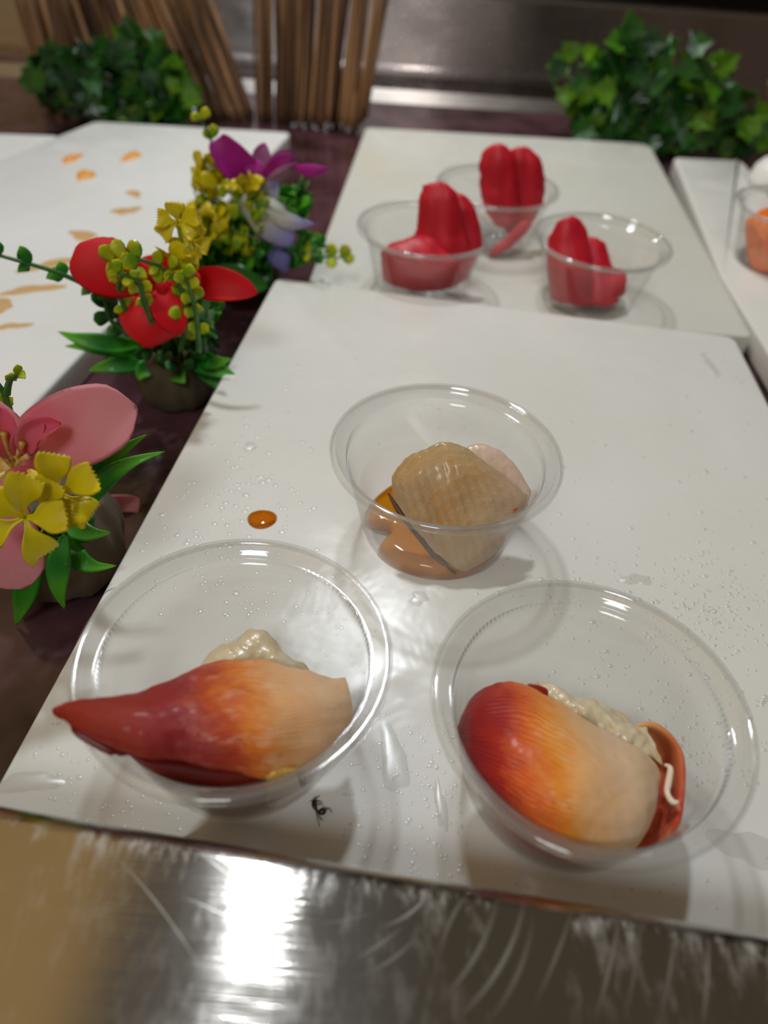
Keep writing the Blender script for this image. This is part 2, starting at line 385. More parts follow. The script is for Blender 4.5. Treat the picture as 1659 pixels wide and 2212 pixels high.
def leafmat(name, a, b, tip=None, rough=.35, trans=.35, coat=.15):
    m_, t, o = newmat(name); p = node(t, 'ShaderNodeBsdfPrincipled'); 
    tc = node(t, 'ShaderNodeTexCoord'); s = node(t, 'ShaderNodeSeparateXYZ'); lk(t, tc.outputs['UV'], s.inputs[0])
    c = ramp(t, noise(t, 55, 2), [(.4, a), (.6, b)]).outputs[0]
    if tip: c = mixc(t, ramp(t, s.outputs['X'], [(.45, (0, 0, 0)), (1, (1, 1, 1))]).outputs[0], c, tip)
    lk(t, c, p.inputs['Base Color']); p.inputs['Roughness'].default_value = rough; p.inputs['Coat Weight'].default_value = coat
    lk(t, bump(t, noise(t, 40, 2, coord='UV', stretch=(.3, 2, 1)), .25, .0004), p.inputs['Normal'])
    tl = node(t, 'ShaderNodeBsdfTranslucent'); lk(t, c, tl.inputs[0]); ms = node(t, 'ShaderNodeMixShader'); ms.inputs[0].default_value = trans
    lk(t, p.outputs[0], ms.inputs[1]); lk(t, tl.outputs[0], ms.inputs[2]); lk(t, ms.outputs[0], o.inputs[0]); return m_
M['leaf'] = leafmat('glossy_green_leaf', (.015, .23, .018), (.05, .40, .02), (.20, .68, .02))
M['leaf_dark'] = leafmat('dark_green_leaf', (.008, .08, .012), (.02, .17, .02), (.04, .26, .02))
M['leaf_lime'] = leafmat('lime_leaf', (.24, .50, .01), (.60, .64, .01), (.84, .80, .01))
M['yellow'] = leafmat('yellow_petal', (.74, .64, .004), (.84, .74, .004), (.84, .68, .004), trans=.2)
M['pink'] = leafmat('pink_petal', (.86, .27, .36), (.90, .40, .48), (.90, .42, .46), rough=.7, coat=0)
M['pink_deep'] = leafmat('deep_pink_petal', (.84, .14, .24), (.88, .22, .32), (.84, .12, .24), rough=.6, coat=0)
M['red'] = leafmat('red_petal', (.80, .002, .012), (.90, .004, .022), rough=.55, coat=0)
M['magenta'] = leafmat('magenta_petal', (.40, .006, .25), (.58, .015, .42), (.42, .008, .26), rough=.55, coat=0)
M['lilac_pale'] = leafmat('pale_lilac_petal', (.55, .25, .42), (.5, .2, .4), (.40, .02, .28), rough=.6, coat=0)
M['blue'] = leafmat('violet_blue_petal', (.70, .70, .58), (.66, .66, .60), (.28, .26, .70), rough=.6, coat=0)
M['blue_dark'] = leafmat('dark_violet_petal', (.16, .16, .42), (.24, .23, .56), rough=.6, coat=0)
M['stamen'] = princ('golden_stamen', (.60, .36, .02), (.80, .60, .25), 400, .5)
M['stem'] = princ('green_stem', (.02, .11, .02), (.05, .18, .02), 200, .4)
M['twig'] = princ('brown_twig', (.14, .07, .03), (.52, .29, .14), 45, .75, bmp=.8, bscale=250, stretch=(1, 1, .15))
M['twig_dark'] = princ('dark_twig', (.05, .024, .012), (.20, .10, .05), 45, .8, stretch=(1, 1, .2))
M['tie'] = princ('brown_cord', (.06, .03, .015), (.12, .07, .03), 300, .8)
M['ivy'] = leafmat('ivy_leaf', (.004, .045, .008), (.02, .13, .010), (.02, .11, .008))
M['ivy_light'] = leafmat('light_ivy_leaf', (.06, .22, .01), (.14, .32, .01), (.12, .28, .01))
M['black'] = princ('black_panel', (.006, .006, .007), rough=.35)
M['white_plastic'] = princ('white_plastic', (.80, .80, .80), rough=.3)
M['ant'] = princ('black_ant_shell', (.012, .007, .007), (.02, .012, .01), 3000, .3)
M['ant_leg'] = princ('brown_ant_leg', (.06, .03, .015), rough=.4)

def steel_mat(name, base=(.60, .57, .53), rough=.26, scr=None, crust=None, fine=2600):
    m_, t, o = newmat(name); p = node(t, 'ShaderNodeBsdfPrincipled'); lk(t, p.outputs[0], o.inputs[0])
    p.inputs['Metallic'].default_value = 1
    smudge = ramp(t, noise(t, 18, 5, .65, .6), [(.4, (0, 0, 0)), (.75, (1, 1, 1))]).outputs[0]
    c = mixc(t, math_(t, 'MULTIPLY', smudge, .35), base, tuple(x * .8 for x in base))
    brush = noise(t, 240, 3, .6, stretch=(.05, 1, 1))
    r = math_(t, 'ADD', math_(t, 'MULTIPLY_ADD', brush, .10, rough - .05), math_(t, 'MULTIPLY', smudge, .10))
    p.inputs['Anisotropic'].default_value = .93; p.inputs['Anisotropic Rotation'].default_value = .25
    tg = node(t, 'ShaderNodeTangent', direction_type='UV_MAP', uv_map='UVMap'); lk(t, tg.outputs[0], p.inputs['Tangent'])
    mask = None
    if scr:
        tc = node(t, 'ShaderNodeTexCoord'); geo = node(t, 'ShaderNodeNewGeometry')
        wob = node(t, 'ShaderNodeTexNoise', i_Scale=150, i_Detail=1); lk(t, geo.outputs['Position'], wob.inputs['Vector'])
        s = node(t, 'ShaderNodeSeparateXYZ'); lk(t, geo.outputs['Position'], s.inputs[0]); X, Y = s.outputs['X'], s.outputs['Y']
        for (cx, cy, Rr, wd, mxp, myp, hl, amp) in scr:
            dx = math_(t, 'SUBTRACT', X, cx); dy = math_(t, 'SUBTRACT', Y, cy)
            d = math_(t, 'SQRT', math_(t, 'ADD', math_(t, 'MULTIPLY', dx, dx), math_(t, 'MULTIPLY', dy, dy)))
            e = math_(t, 'ABSOLUTE', math_(t, 'SUBTRACT', d, Rr))
            a = math_(t, 'SUBTRACT', 1.0, math_(t, 'DIVIDE', e, wd), clamp=True)
            ex = math_(t, 'SUBTRACT', X, mxp); ey = math_(t, 'SUBTRACT', Y, myp)
            l = math_(t, 'SQRT', math_(t, 'ADD', math_(t, 'MULTIPLY', ex, ex), math_(t, 'MULTIPLY', ey, ey)))
            b = math_(t, 'MULTIPLY', math_(t, 'SUBTRACT', 1.15, math_(t, 'DIVIDE', l, hl), clamp=True), amp)
            q = math_(t, 'MULTIPLY', a, b); mask = q if mask is None else math_(t, 'MAXIMUM', mask, q)
    if crust:
        (x0, y0), (nx, ny) = crust
        geo = node(t, 'ShaderNodeNewGeometry'); s = node(t, 'ShaderNodeSeparateXYZ'); lk(t, geo.outputs['Position'], s.inputs[0])
        d = math_(t, 'ADD', math_(t, 'MULTIPLY', math_(t, 'SUBTRACT', s.outputs['X'], x0), nx), math_(t, 'MULTIPLY', math_(t, 'SUBTRACT', s.outputs['Y'], y0), ny))
        band = ramp(t, math_(t, 'MULTIPLY', d, 40), [(.11, (0, 0, 0)), (.17, (1, 1, 1)), (.22, (.85, .85, .85)), (.30, (.42, .42, .42)), (.8, (.18, .18, .18))]).outputs[0]
        n1 = noise(t, 330, 3, .7, vec=geo.outputs['Position'], stretch=(1, .35, 1)); n2 = noise(t, 42, 2, .5, vec=geo.outputs['Position'])
        f = math_(t, 'ADD', math_(t, 'MULTIPLY', n1, .62), math_(t, 'MULTIPLY', n2, .45))
        k = math_(t, 'MULTIPLY', math_(t, 'MULTIPLY', ramp(t, f, [(.54, (0, 0, 0)), (.68, (1, 1, 1))]).outputs[0], band), .85)
        mask = k if mask is None else math_(t, 'MAXIMUM', mask, k)
    if mask is not None:
        c = mixc(t, mask, c, (.62, .61, .58)); p.inputs['Metallic'].default_value = 1
        lk(t, math_(t, 'SUBTRACT', 1.0, math_(t, 'MULTIPLY', mask, .85)), p.inputs['Metallic'])
        r = math_(t, 'ADD', r, math_(t, 'MULTIPLY', mask, .3))
    lk(t, c, p.inputs['Base Color']); lk(t, r, p.inputs['Roughness'])
    fb = noise(t, fine, 1, .5, stretch=(.008, 1, 1)); lk(t, bump(t, fb, 1, .26 / fine), p.inputs['Normal'])
    return m_

# ================================================================== STRUCTURE: counter and wall behind it
CZ = -.027
def quadbox(x0, x1, y0, y1, z0, z1):
    vs = [(x0, y0, z0), (x1, y0, z0), (x1, y1, z0), (x0, y1, z0), (x0, y0, z1), (x1, y0, z1), (x1, y1, z1), (x0, y1, z1)]
    return MB().add(vs, [(3, 2, 1, 0), (4, 5, 6, 7), (0, 1, 5, 4), (1, 2, 6, 5), (2, 3, 7, 6), (3, 0, 4, 7)], [(v[0] + v[2], v[1] + v[2]) for v in vs])
tag(mk('counter', slab([(-1.2, -.3), (1.2, -.3), (1.2, .86), (-1.2, .86)], CZ - .03, CZ, .002, .002), M['counter'], smooth=False),
    'dark purple marble counter, wet, under the white boards', 'counter')
# the rear: a steel step with a pale lip, a dark gap, then an upright steel panel with a black opening over it
def along(y_at0, slope, prof, x0=-1.3, x1=1.3):
    """sweep a (y, z) profile along x; the wall runs at a slight angle"""
    vs, fs, uv = [], [], []; n = len(prof); acc = 0; nx = 12
    for a in range(nx + 1):
        x = x0 + (x1 - x0) * a / nx; s = 0
        for k, (y, z) in enumerate(prof):
            if k: s += math.hypot(y - prof[k - 1][0], z - prof[k - 1][1])
            vs.append((x, y_at0 + slope * x + y, z)); uv.append((x, s))
    for a in range(nx):
        for k in range(n): l = (k + 1) % n; fs.append((a * n + k, (a + 1) * n + k, (a + 1) * n + l, a * n + l))
    fs.append(tuple(range(n))); fs.append(tuple(nx * n + k for k in range(n))[::-1])
    return MB().add(vs, fs, uv)
M['steel_wall'] = steel_mat('brushed_steel_wall', (.50, .46, .45), .24, fine=1000)
M['steel_lip'] = steel_mat('worn_steel_lip', (.62, .58, .54), .4)
SL = .06
tag(autosmooth(mk('trim_1', along(.80, SL, [(0, CZ - .005), (.012, CZ - .005), (.05, CZ - .005), (.05, CZ + .001), (.016, CZ + .001), (.004, CZ + .0)]), M['steel_lip'])), kind='structure')
tag(autosmooth(mk('wall_back', along(.885, SL, [(0, CZ - .03), (.02, CZ - .03), (.02, .054), (.003, .054), (0, .051), (0, -.012), (-.004, -.014), (-.004, -.02), (0, -.022)]), M['steel_wall'])), kind='structure')
tag(mk('wall_upper', along(.93, SL, [(0, CZ - .03), (.02, CZ - .03), (.02, .6), (0, .6)]), M['black']), kind='structure')

# ================================================================== BOARDS
tag(autosmooth(mk('cutting_board', slab([(-.0935, .03), (.1585, .012), (.1672, .3395), (-.0665, .3615)], CZ, 0, .0016, .006), M['board'])),
    'large white cutting board in the foreground, wet, carrying the three nearest cups', 'cutting board')
tag(autosmooth(mk('cutting_board', slab([(-.0535, .3635), (.1895, .3650), (.1999, .6905), (-.0425, .6700)], CZ, -.0127, .0016, [.004, .004, .014, .006]), M['board_rear'])),
    'yellowed white cutting board holding the three cups of red tuna', 'cutting board')
tag(autosmooth(mk('cutting_board', slab([(.1932, .20), (.2600, .20), (.2724, .6600), (.2700, .6650), (.2133, .6590), (.1925, .4400)], CZ, -.0127, .0016, [.003, .003, .01, .001, .006, .001]), M['board'])),
    'narrow pale board at the far right under the cup of orange salmon', 'cutting board')
tag(autosmooth(mk('cutting_board', slab([(-.165, .16), (-.1002, .6400), (-.2546, .6262), (-.40, .20)], CZ, -.0127, .0016, [.004, .008, .006, .004]), M['board_left'])),
    'white cutting board at left with orange food stains, behind the flowers', 'cutting board')
tag(autosmooth(mk('cutting_board', slab([(-.62, .30), (-.376, .30), (-.2745, .5890), (-.2740, .598), (-.62, .545)], CZ, -.0165, .0016, [.004, .004, .001, .004, .004]), M['board_left'])),
    'white board at the left edge of the photo, beyond the stained board', 'cutting board')

# ================================================================== STEEL LEDGE in the foreground
LZ = .030
e0, e1 = G(0, 1722, LZ), G(1659, 2000, LZ)
edir = (e1 - e0); slope = edir.y / edir.x; enrm = Vector((edir.y, -edir.x)).normalized()   # points towards the camera side
def circ3(p, q, r):
    ax, ay, bx, by, cx, cy = p.x, p.y, q.x, q.y, r.x, r.y
    d = 2 * (ax * (by - cy) + bx * (cy - ay) + cx * (ay - by))
    ux = ((ax * ax + ay * ay) * (by - cy) + (bx * bx + by * by) * (cy - ay) + (cx * cx + cy * cy) * (ay - by)) / d
    uy = ((ax * ax + ay * ay) * (cx - bx) + (bx * bx + by * by) * (ax - cx) + (cx * cx + cy * cy) * (bx - ax)) / d
    return ux, uy, math.hypot(ax - ux, ay - uy)
scr = []
for (a, b, c, wpx, amp) in [((225, 1825), (330, 1940), (420, 2070), 4, .55), ((430, 1840), (470, 1872), (515, 1905), 3, .5), ((400, 1940), (460, 1965), (525, 2000), 4, .45),
        ((925, 1930), (895, 1965), (790, 2005), 7, .6), ((1010, 1930), (975, 1985), (945, 2090), 9, .3), ((1070, 1960), (1030, 2060), (930, 2180), 10, .35),
        ((1130, 1960), (1085, 2080), (980, 2205), 10, .42), ((1240, 1955), (1200, 2060), (1165, 2150), 8, .28), ((1340, 1970), (1315, 2080), (1290, 2190), 8, .4),
        ((1385, 1980), (1370, 2080), (1350, 2200), 7, .25), ((1460, 1990), (1445, 2090), (1425, 2205), 8, .3), ((1530, 2010), (1528, 2110), (1518, 2210), 9, .4),
        ((860, 2010), (820, 2040), (760, 2075), 6, .4), ((905, 2015), (850, 2070), (770, 2110), 6, .35), ((800, 1975), (750, 1985), (700, 1995), 3, .4), ((1150, 1990), (1120, 2100), (1060, 2200), 10, .25)]:
    P3 = [G(*q, LZ) for q in (a, b, c)]; cx, cy, rr = circ3(*P3)
    while rr > .35: P3[1] = P3[1] + Vector((.0003, 0, 0)); cx, cy, rr = circ3(*P3)
    scr.append((cx, cy, rr, wpx / 1600 * .17 * .6, P3[1].x, P3[1].y, (P3[0] - P3[2]).length / 2, amp))
M['steel_ledge'] = steel_mat('brushed_steel_ledge', (.46, .44, .41), .085, scr, ((e0.x, e0.y), (enrm.x, enrm.y)))
pr = [(0 - .0002, LZ - .010), (0, LZ - .006)]
for k in range(1, 9): a = math.pi / 2 * k / 8; pr.append((-.0055 * (1 - math.cos(a)), LZ - .0055 + .0055 * math.sin(a)))
pr += [(-.03, LZ), (-.24, LZ), (-.24, LZ - .0012), (-.03, LZ - .0012), (-.0055, LZ - .0012), (-.0013, LZ - .006), (-.0014, LZ - .010)]
led = mk('steel_ledge', along(e0.y - slope * e0.x, slope, pr, -.5, .5), M['steel_ledge'])
autosmooth(led, 50); tag(led, 'scratched brushed steel ledge with a rolled edge and white residue, across the foreground', 'ledge')

# ================================================================== CUPS
CUPR, CUPH, BASER = .0370, .0352, .0252
def cup_profiles():
    outer = [(0, 0), (BASER - .003, 0), (BASER - .0006, .0004), (BASER, .0012)]
    rt, zt = .0322, .0315
    for k in range(1, 9): t = k / 8; outer.append((BASER + (rt - BASER) * t, .0012 + (zt - .0012) * t))
    th = .00045; inner = [(max(r - th, 0), z + (th if r < BASER - .001 else .0002)) for r, z in outer]
    body = [(0.00001, 0)] + outer[1:] + inner[::-1][:-1] + [(0.00001, th)]
    rim = [(.0322, .0316), (.0328, .0327), (.0338, .0330), (.0343, .0338), (.0349, .0350), (.0358, .0354), (.0366, .0350), (.0370, .0342), (.0369, .0331), (.0364, .0326)]
    inn = [(.0361, .0330), (.0364, .0339), (.0361, .0346), (.0356, .0348), (.0351, .0345), (.0346, .0334), (.0340, .0325), (.0332, .0324), (.0325, .0317), (.0322, .03162)]
    return body, rim + inn
BODY, RIMP = cup_profiles()
def cup(c, label, first=[None]):
    root = thing('portion_cup', c, label, 'cup', 'clear plastic portion cups')
    if first[0] is None:
        b = mk('cup_body', lathe(MB(), BODY, c, 144), M['clear'], root); r = mk('rim', lathe(MB(), RIMP, c, 144), M['rim'], root)
        first[0] = (b, r)
    else:
        for s in first[0]:
            d = s.copy(); C.objects.link(d); d.parent = root
    return root
ZR = -.0127
CL, CR_, CM = Vector((-.0319, .1020, 0)), Vector((.0511, .0965, 0)), Vector((.0181, .1850, 0))
TL, TR, TB = Vector((.0097, .389, ZR)), Vector((.1033, .392, ZR)), Vector((.0512, .4592, ZR))
sa = G(1600, 440, ZR + CUPH); SAL = Vector((sa.x + .0368, sa.y + .004, ZR))
cup(CL, 'clear plastic cup at front left, its clam slice poking out over the rim')
cup(CR_, 'clear plastic cup at front right, holding a broad red and cream clam slice')
cup(CM, 'clear plastic cup in the middle, holding soy sauce and pale fish')
cup(TL, 'clear plastic cup of red tuna, left one of the tuna cups')
cup(TR, 'clear plastic cup of red tuna, right one of the tuna cups, half empty')
cup(TB, 'clear plastic cup of red tuna, rearmost of the tuna cups')
cup(SAL, 'clear plastic cup of orange salmon cut off by the right edge')

def Wl(c, degs, zs):
    """points on the inside of a cup's wall"""
    return [Vector((c.x + (BASER + (.0322 - BASER) * (z - .0012) / .0303 - .0007) * math.cos(R_(d)), c.y + (BASER + (.0322 - BASER) * (z - .0012) / .0303 - .0007) * math.sin(R_(d)), c.z + z)) for d, z in zip(degs, zs)]
def Gr(*l): return [G(*p) for p in l]
# ---- left clam
t = thing('surf_clam_slice', (CL.x, CL.y, .004), 'long surf clam slice with pointed dark red tip lying out over the front left cup', 'surf clam')
mk('flesh', patch([
    Gr((113, 1532, .0400), (200, 1512, .041), (300, 1499, .0375), (400, 1455, .033), (480, 1427, .030), (570, 1427, .028), (660, 1450, .026), (712, 1465, .024), (745, 1463, .022)),
    Gr((113, 1534, .0405), (198, 1535, .043), (300, 1545, .0425), (400, 1530, .041), (480, 1520, .039), (575, 1520, .037), (665, 1515, .033), (720, 1510, .029), (757, 1505, .024)),
    Gr((114, 1537, .0400), (190, 1562, .042), (300, 1598, .041), (400, 1600, .039), (490, 1610, .038), (580, 1610, .035), (670, 1595, .030), (725, 1570, .026), (762, 1545, .022)),
    Gr((116, 1540, .0390), (170, 1575, .040), (270, 1622, .037), (380, 1642, .034), (480, 1660, .031), (575, 1682, .027), (650, 1672, .023), (700, 1640, .020), (745, 1590, .019))], 110, 50, .0026, wob=.0002, seed=3), M['clam_left'], t)
mk('folded_side', patch([
    Gr((150, 1562, .0382), (190, 1582, .0372), (270, 1618, .034), (380, 1640, .0315), (480, 1658, .0285), (580, 1678, .0255)),
    Gr((160, 1570, .0376), (185, 1598, .0362), (285, 1650, .0325), (390, 1682, .028), (480, 1700, .025), (588, 1697, .022)),
    Wl(CL, (-152, -138, -122, -104, -86, -68), (.031, .026, .020, .014, .012, .012)),
    Wl(CL, (-148, -132, -116, -98, -80, -62), (.028, .020, .010, .002, .0009, .002))], 50, 22, .0010), M['clam_fold'], t)
mk('torn_fringe', patch([
    Gr((560, 1668, .030), (600, 1662, .030), (640, 1648, .028), (690, 1625, .024)),
    Gr((575, 1690, .0255), (610, 1688, .025), (650, 1672, .0225), (700, 1640, .020)),
    Wl(CL, (-66, -58, -48, -38), (.012, .010, .009, .009))], 34, 20, .0022, wob=.0006), M['fringe'], t)
t = mk('surf_clam_slice', patch([
    Gr((425, 1455, .0200), (470, 1405, .0200), (512, 1375, .0205), (545, 1356, .0205), (590, 1388, .0185), (640, 1430, .016), (690, 1472, .013)),
    Gr((430, 1490, .0170), (480, 1445, .0225), (520, 1420, .0235), (560, 1415, .023), (600, 1435, .021), (650, 1465, .018), (700, 1495, .012)),
    Gr((450, 1560, .0080), (500, 1540, .012), (540, 1530, .013), (580, 1530, .012), (620, 1540, .011), (670, 1550, .009), (710, 1560, .006))], 50, 26, .0020, wob=.0007, seed=5), M['cream'])
tag(t, 'cream coloured clam half behind the long slice in the front left cup', 'surf clam')
# ---- right clam
t = thing('surf_clam_slice', (CR_.x, CR_.y, .004), 'broad ribbed surf clam slice, red to cream, filling the front right cup', 'surf clam')
mk('flesh', patch([
    Gr((1000, 1545, .0225), (1032, 1498, .025), (1080, 1474, .026), (1130, 1480, .0265), (1190, 1508, .027), (1250, 1545, .0265), (1320, 1588, .025), (1385, 1622, .022), (1425, 1665, .018)),
    Gr((990, 1572, .0225), (1028, 1545, .030), (1085, 1535, .033), (1150, 1550, .034), (1200, 1570, .0345), (1260, 1610, .034), (1325, 1645, .031), (1385, 1670, .027), (1424, 1700, .018)),
    Gr((986, 1600, .0220), (1030, 1610, .030), (1090, 1625, .0345), (1150, 1650, .036), (1210, 1680, .036), (1270, 1705, .035), (1335, 1725, .031), (1385, 1735, .027), (1415, 1745, .018)),
    Gr((992, 1630, .0210), (1030, 1665, .028), (1090, 1705, .031), (1150, 1750, .032), (1210, 1780, .031), (1270, 1795, .029), (1330, 1805, .026), (1370, 1800, .023), (1392, 1790, .017)),
    Gr((1015, 1668, .0190), (1050, 1715, .021), (1100, 1765, .020), (1160, 1812, .018), (1220, 1845, .016), (1270, 1862, .014), (1310, 1862, .013), (1340, 1858, .013), (1360, 1845, .013))], 110, 60, .0028, wob=.00018, seed=4), M['clam_right'], t)
mk('underside', patch([
    Gr((1040, 1740, .014), (1110, 1790, .014), (1180, 1825, .012), (1260, 1850, .010), (1320, 1860, .010)),
    Wl(CR_, (-150, -132, -115, -98, -80), (.014, .012, .010, .009, .009)),
    Wl(CR_, (-146, -130, -114, -98, -82), (.005, .002, .0009, .0009, .002))], 40, 16, .0010), M['clam_dark'], t)
mk('dark_corner', patch([
    Gr((1138, 1478, .0245), (1165, 1482, .0250), (1183, 1492, .0250)), Gr((1140, 1488, .0262), (1168, 1494, .0255), (1184, 1498, .0250)), Gr((1145, 1502, .0245), (1168, 1508, .0245), (1184, 1508, .0240))], 14, 10, .0012), M['clam_dark'], t)
t = thing('surf_clam_slice', (CR_.x + .01, CR_.y, .004), 'orange red clam half curled behind the broad slice in the front right cup', 'surf clam')
mk('flesh', patch([
    Gr((1340, 1600, .012), (1385, 1600, .013), (1410, 1650, .012), (1410, 1730, .010), (1390, 1790, .008), (1330, 1850, .005)),
    Gr((1350, 1582, .018), (1400, 1575, .018), (1438, 1630, .014), (1440, 1730, .011), (1415, 1800, .009), (1350, 1865, .005)),
    Gr((1360, 1574, .020), (1412, 1568, .021), (1460, 1620, .020), (1464, 1730, .019), (1445, 1805, .017), (1390, 1855, .012)),
    Gr((1365, 1570, .020), (1420, 1566, .021), (1475, 1625, .021), (1478, 1730, .020), (1458, 1808, .018), (1405, 1862, .012))][::1], 50, 24, .0014), M['clam_lip'], t)
mk('cream_edge', patch([
    Gr((1165, 1476, .0215), (1205, 1486, .0215), (1250, 1502, .0215), (1300, 1520, .021), (1345, 1540, .0205), (1352, 1566, .0205), (1400, 1578, .021)),
    Gr((1175, 1502, .0235), (1215, 1515, .0245), (1260, 1532, .0245), (1305, 1550, .024), (1350, 1574, .023), (1385, 1592, .0225), (1425, 1612, .021)),
    Gr((1190, 1540, .0210), (1225, 1560, .021), (1270, 1585, .021), (1310, 1605, .021), (1360, 1625, .020), (1395, 1640, .020), (1432, 1655, .018))], 60, 24, .0012, wob=.0007, seed=9), M['cream'], t)
mk('white_curl', tube(MB(), Gr((1436, 1652, .0215), (1448, 1660, .0222), (1444, 1690, .0215), (1441, 1712, .021), (1452, 1732, .0215), (1466, 1732, .0222)), [.0003, .0007, .0008, .0007, .0008, .0003], 10, 28), M['white_curl'], t)

# ---- middle cup: fish, soy
def zf(py): return .0028 + (1245 - py) / 290 * .0335
def F(x, y, dz=0, k=1.0): return G(x, y, zf(y) * k + dz)
t = thing('fish_slice', (CM.x, CM.y, .003), 'glistening tan fish slice in front, leaning in the middle cup over soy sauce', 'fish')
mk('flesh', patch([
    [F(846, 1062), F(851, 1022), F(884, 985), F(930, 963), F(972, 955), F(1012, 970), F(1055, 1003), F(1100, 1035), F(1138, 1068)],
    [F(850, 1078), F(872, 1050, .0010), F(905, 1030, .0015), F(945, 1020, .0020), F(985, 1018, .0020), F(1025, 1030, .0020), F(1065, 1052, .0015), F(1105, 1075, .0010), F(1136, 1092)],
    [F(862, 1098), F(890, 1095, .0010), F(925, 1095, .0015), F(960, 1100, .0020), F(1000, 1105, .0020), F(1035, 1110, .0020), F(1070, 1115, .0015), F(1105, 1120, .0010), F(1130, 1122)],
    [F(895, 1140), F(920, 1145, .001), F(945, 1155, .0010), F(975, 1165, .0015), F(1005, 1170, .0015), F(1035, 1172, .0015), F(1065, 1170, .0010), F(1090, 1168, .001), F(1108, 1160)],
    [F(940, 1195), F(955, 1205), F(968, 1215), F(982, 1225), F(998, 1236), F(1012, 1232), F(1030, 1222), F(1045, 1212), F(1060, 1200)]], 90, 60, .0016, wob=.0003, seed=2), M['fish'], t)
mk('soy_and_shadow_line', tube(MB(), [F(838, 1064, -.003), F(862, 1104, -.0025), F(898, 1148, -.002), F(940, 1200, -.0016), F(985, 1240, -.0014)], [.0003, .0010, .0012, .0011, .0005], 10, 30), M['soy_dark'], t)  # dark line along the slice: soy stain and its shadow painted as one
mk('pepper_flake', blade(MB(), [F(1108, 1103, .0035), F(1114, 1100, .0037), F(1119, 1098, .0035)], [.0001, .0004, .0001], .0002), M['red_speck'], t)
t = mk('fish_slice', patch([
    [F(985, 985, -.003), F(1012, 965, -.003), F(1040, 960, -.003), F(1078, 972, -.003), F(1095, 985, -.003), F(1130, 1028, -.003), F(1156, 1078, -.003)],
    [F(985, 1050, -.003), F(1015, 1030, -.002), F(1045, 1028, -.0015), F(1080, 1040, -.0015), F(1105, 1055, -.0015), F(1130, 1078, -.002), F(1155, 1095, -.003)],
    [F(990, 1120, -.003), F(1020, 1120, -.003), F(1050, 1125, -.002), F(1080, 1128, -.002), F(1105, 1125, -.002), F(1128, 1120, -.002), F(1146, 1112, -.003)],
    [F(1000, 1200, -.001), F(1030, 1200, -.001), F(1055, 1195, -.001), F(1075, 1185, -.001), F(1092, 1172, -.001), F(1110, 1158, -.002), F(1125, 1140, -.003)]], 50, 30, .0024, wob=.0003, seed=8), M['fish_pale'])
tag(t, 'pale pinkish fish slice behind the tan one in the middle cup', 'fish')
def puddle(mb, c, rad, z0, h, n=72, rings=6, flat=.75):
    """flat pool with a rounded edge; rad(angle) -> radius"""
    vs = [Vector((c[0], c[1], z0 + h))]; fs = []
    for k in range(1, rings + 1):
        s = k / rings
        zz = h if s < flat else h * math.sqrt(max(0, 1 - ((s - flat) / (1 - flat)) ** 2))
        for i in range(n):
            a = 2 * math.pi * i / n; r = rad(a) * s; vs.append(Vector((c[0] + r * math.cos(a), c[1] + r * math.sin(a), z0 + zz)))
    for i in range(n): fs.append((0, 1 + i, 1 + (i + 1) % n))
    for k in range(rings - 1):
        for i in range(n):
            a, b = 1 + k * n + i, 1 + k * n + (i + 1) % n; fs.append((a, a + n, b + n, b))
    vs.append(Vector((c[0], c[1], z0))); last = 1 + (rings - 1) * n
    for i in range(n): fs.append((len(vs) - 1, last + (i + 1) % n, last + i))
    return mb.add(vs, fs)
bay = G(805, 1152, .003); baya = math.atan2(bay.y - CM.y, bay.x - CM.x)
def srad(a):
    d = (a - baya + math.pi) % (2 * math.pi) - math.pi
    return .0247 - .0075 * math.exp(-(d / .20) ** 4)
tag(mk('soy_sauce_pool', puddle(MB(), CM, srad, .00055, .0042, 120, 10, .82), M['soy']), 'amber soy sauce pooled in the bottom of the middle cup', 'soy sauce')
sd = G(566, 1122, 0)
tag(mk('soy_sauce_drop', puddle(MB(), (sd.x, sd.y), lambda a: .0049 * (1 + .05 * math.sin(2 * a + 1) + .03 * math.sin(3 * a)), .0001, .0011, 48, 8, .2), M['soy_drop']),
    'single orange drop of soy sauce on the board left of the middle cup', 'soy sauce')

# ---- tuna
def Ar(*l): return [A(*p) for p in l]
def tuna(label, rows, group, th=.0052, wob=.0004, mat='tuna', cat='tuna', name='tuna_slice', nu=22, nv=28, seed=1):
    return tag(mk(name, patch(rows, nu, nv, th, wob, seed=seed, prof=.35), M[mat]), label, cat, group)
gt = 'raw tuna slices in the rear cups'
tuna('upright tuna slice with rounded top, left of the pair in the left tuna cup', [
    Ar((912, 402, .388), (930, 394, .388), (950, 392, .388), (970, 402, .388), (985, 425, .388)),
    Ar((905, 440, .386), (928, 440, .384), (950, 440, .383), (972, 440, .384), (992, 450, .386)),
    Ar((900, 500, .384), (925, 500, .380), (950, 500, .379), (975, 500, .380), (1000, 505, .383)),
    Ar((868, 545, .380), (905, 550, .376), (945, 555, .375), (980, 550, .376), (1008, 545, .380)),
    Ar((862, 612, .379), (905, 620, .374), (945, 624, .373), (980, 620, .375), (1002, 606, .380))], gt, seed=2)
tuna('tuna slice with stepped top, right of the pair in the left tuna cup', [
    Ar((975, 418, .396), (992, 416, .396), (1005, 424, .396), (1015, 440, .396)),
    Ar((975, 460, .394), (995, 458, .391), (1012, 462, .391), (1026, 475, .394)),
    Ar((980, 510, .392), (1000, 512, .389), (1022, 512, .389), (1038, 515, .392)),
    Ar((975, 560, .390), (995, 562, .387), (1015, 558, .387), (1028, 548, .389)),
    Ar((960, 616, .386), (978, 618, .384), (995, 612, .385), (1008, 602, .388))], gt, seed=3)
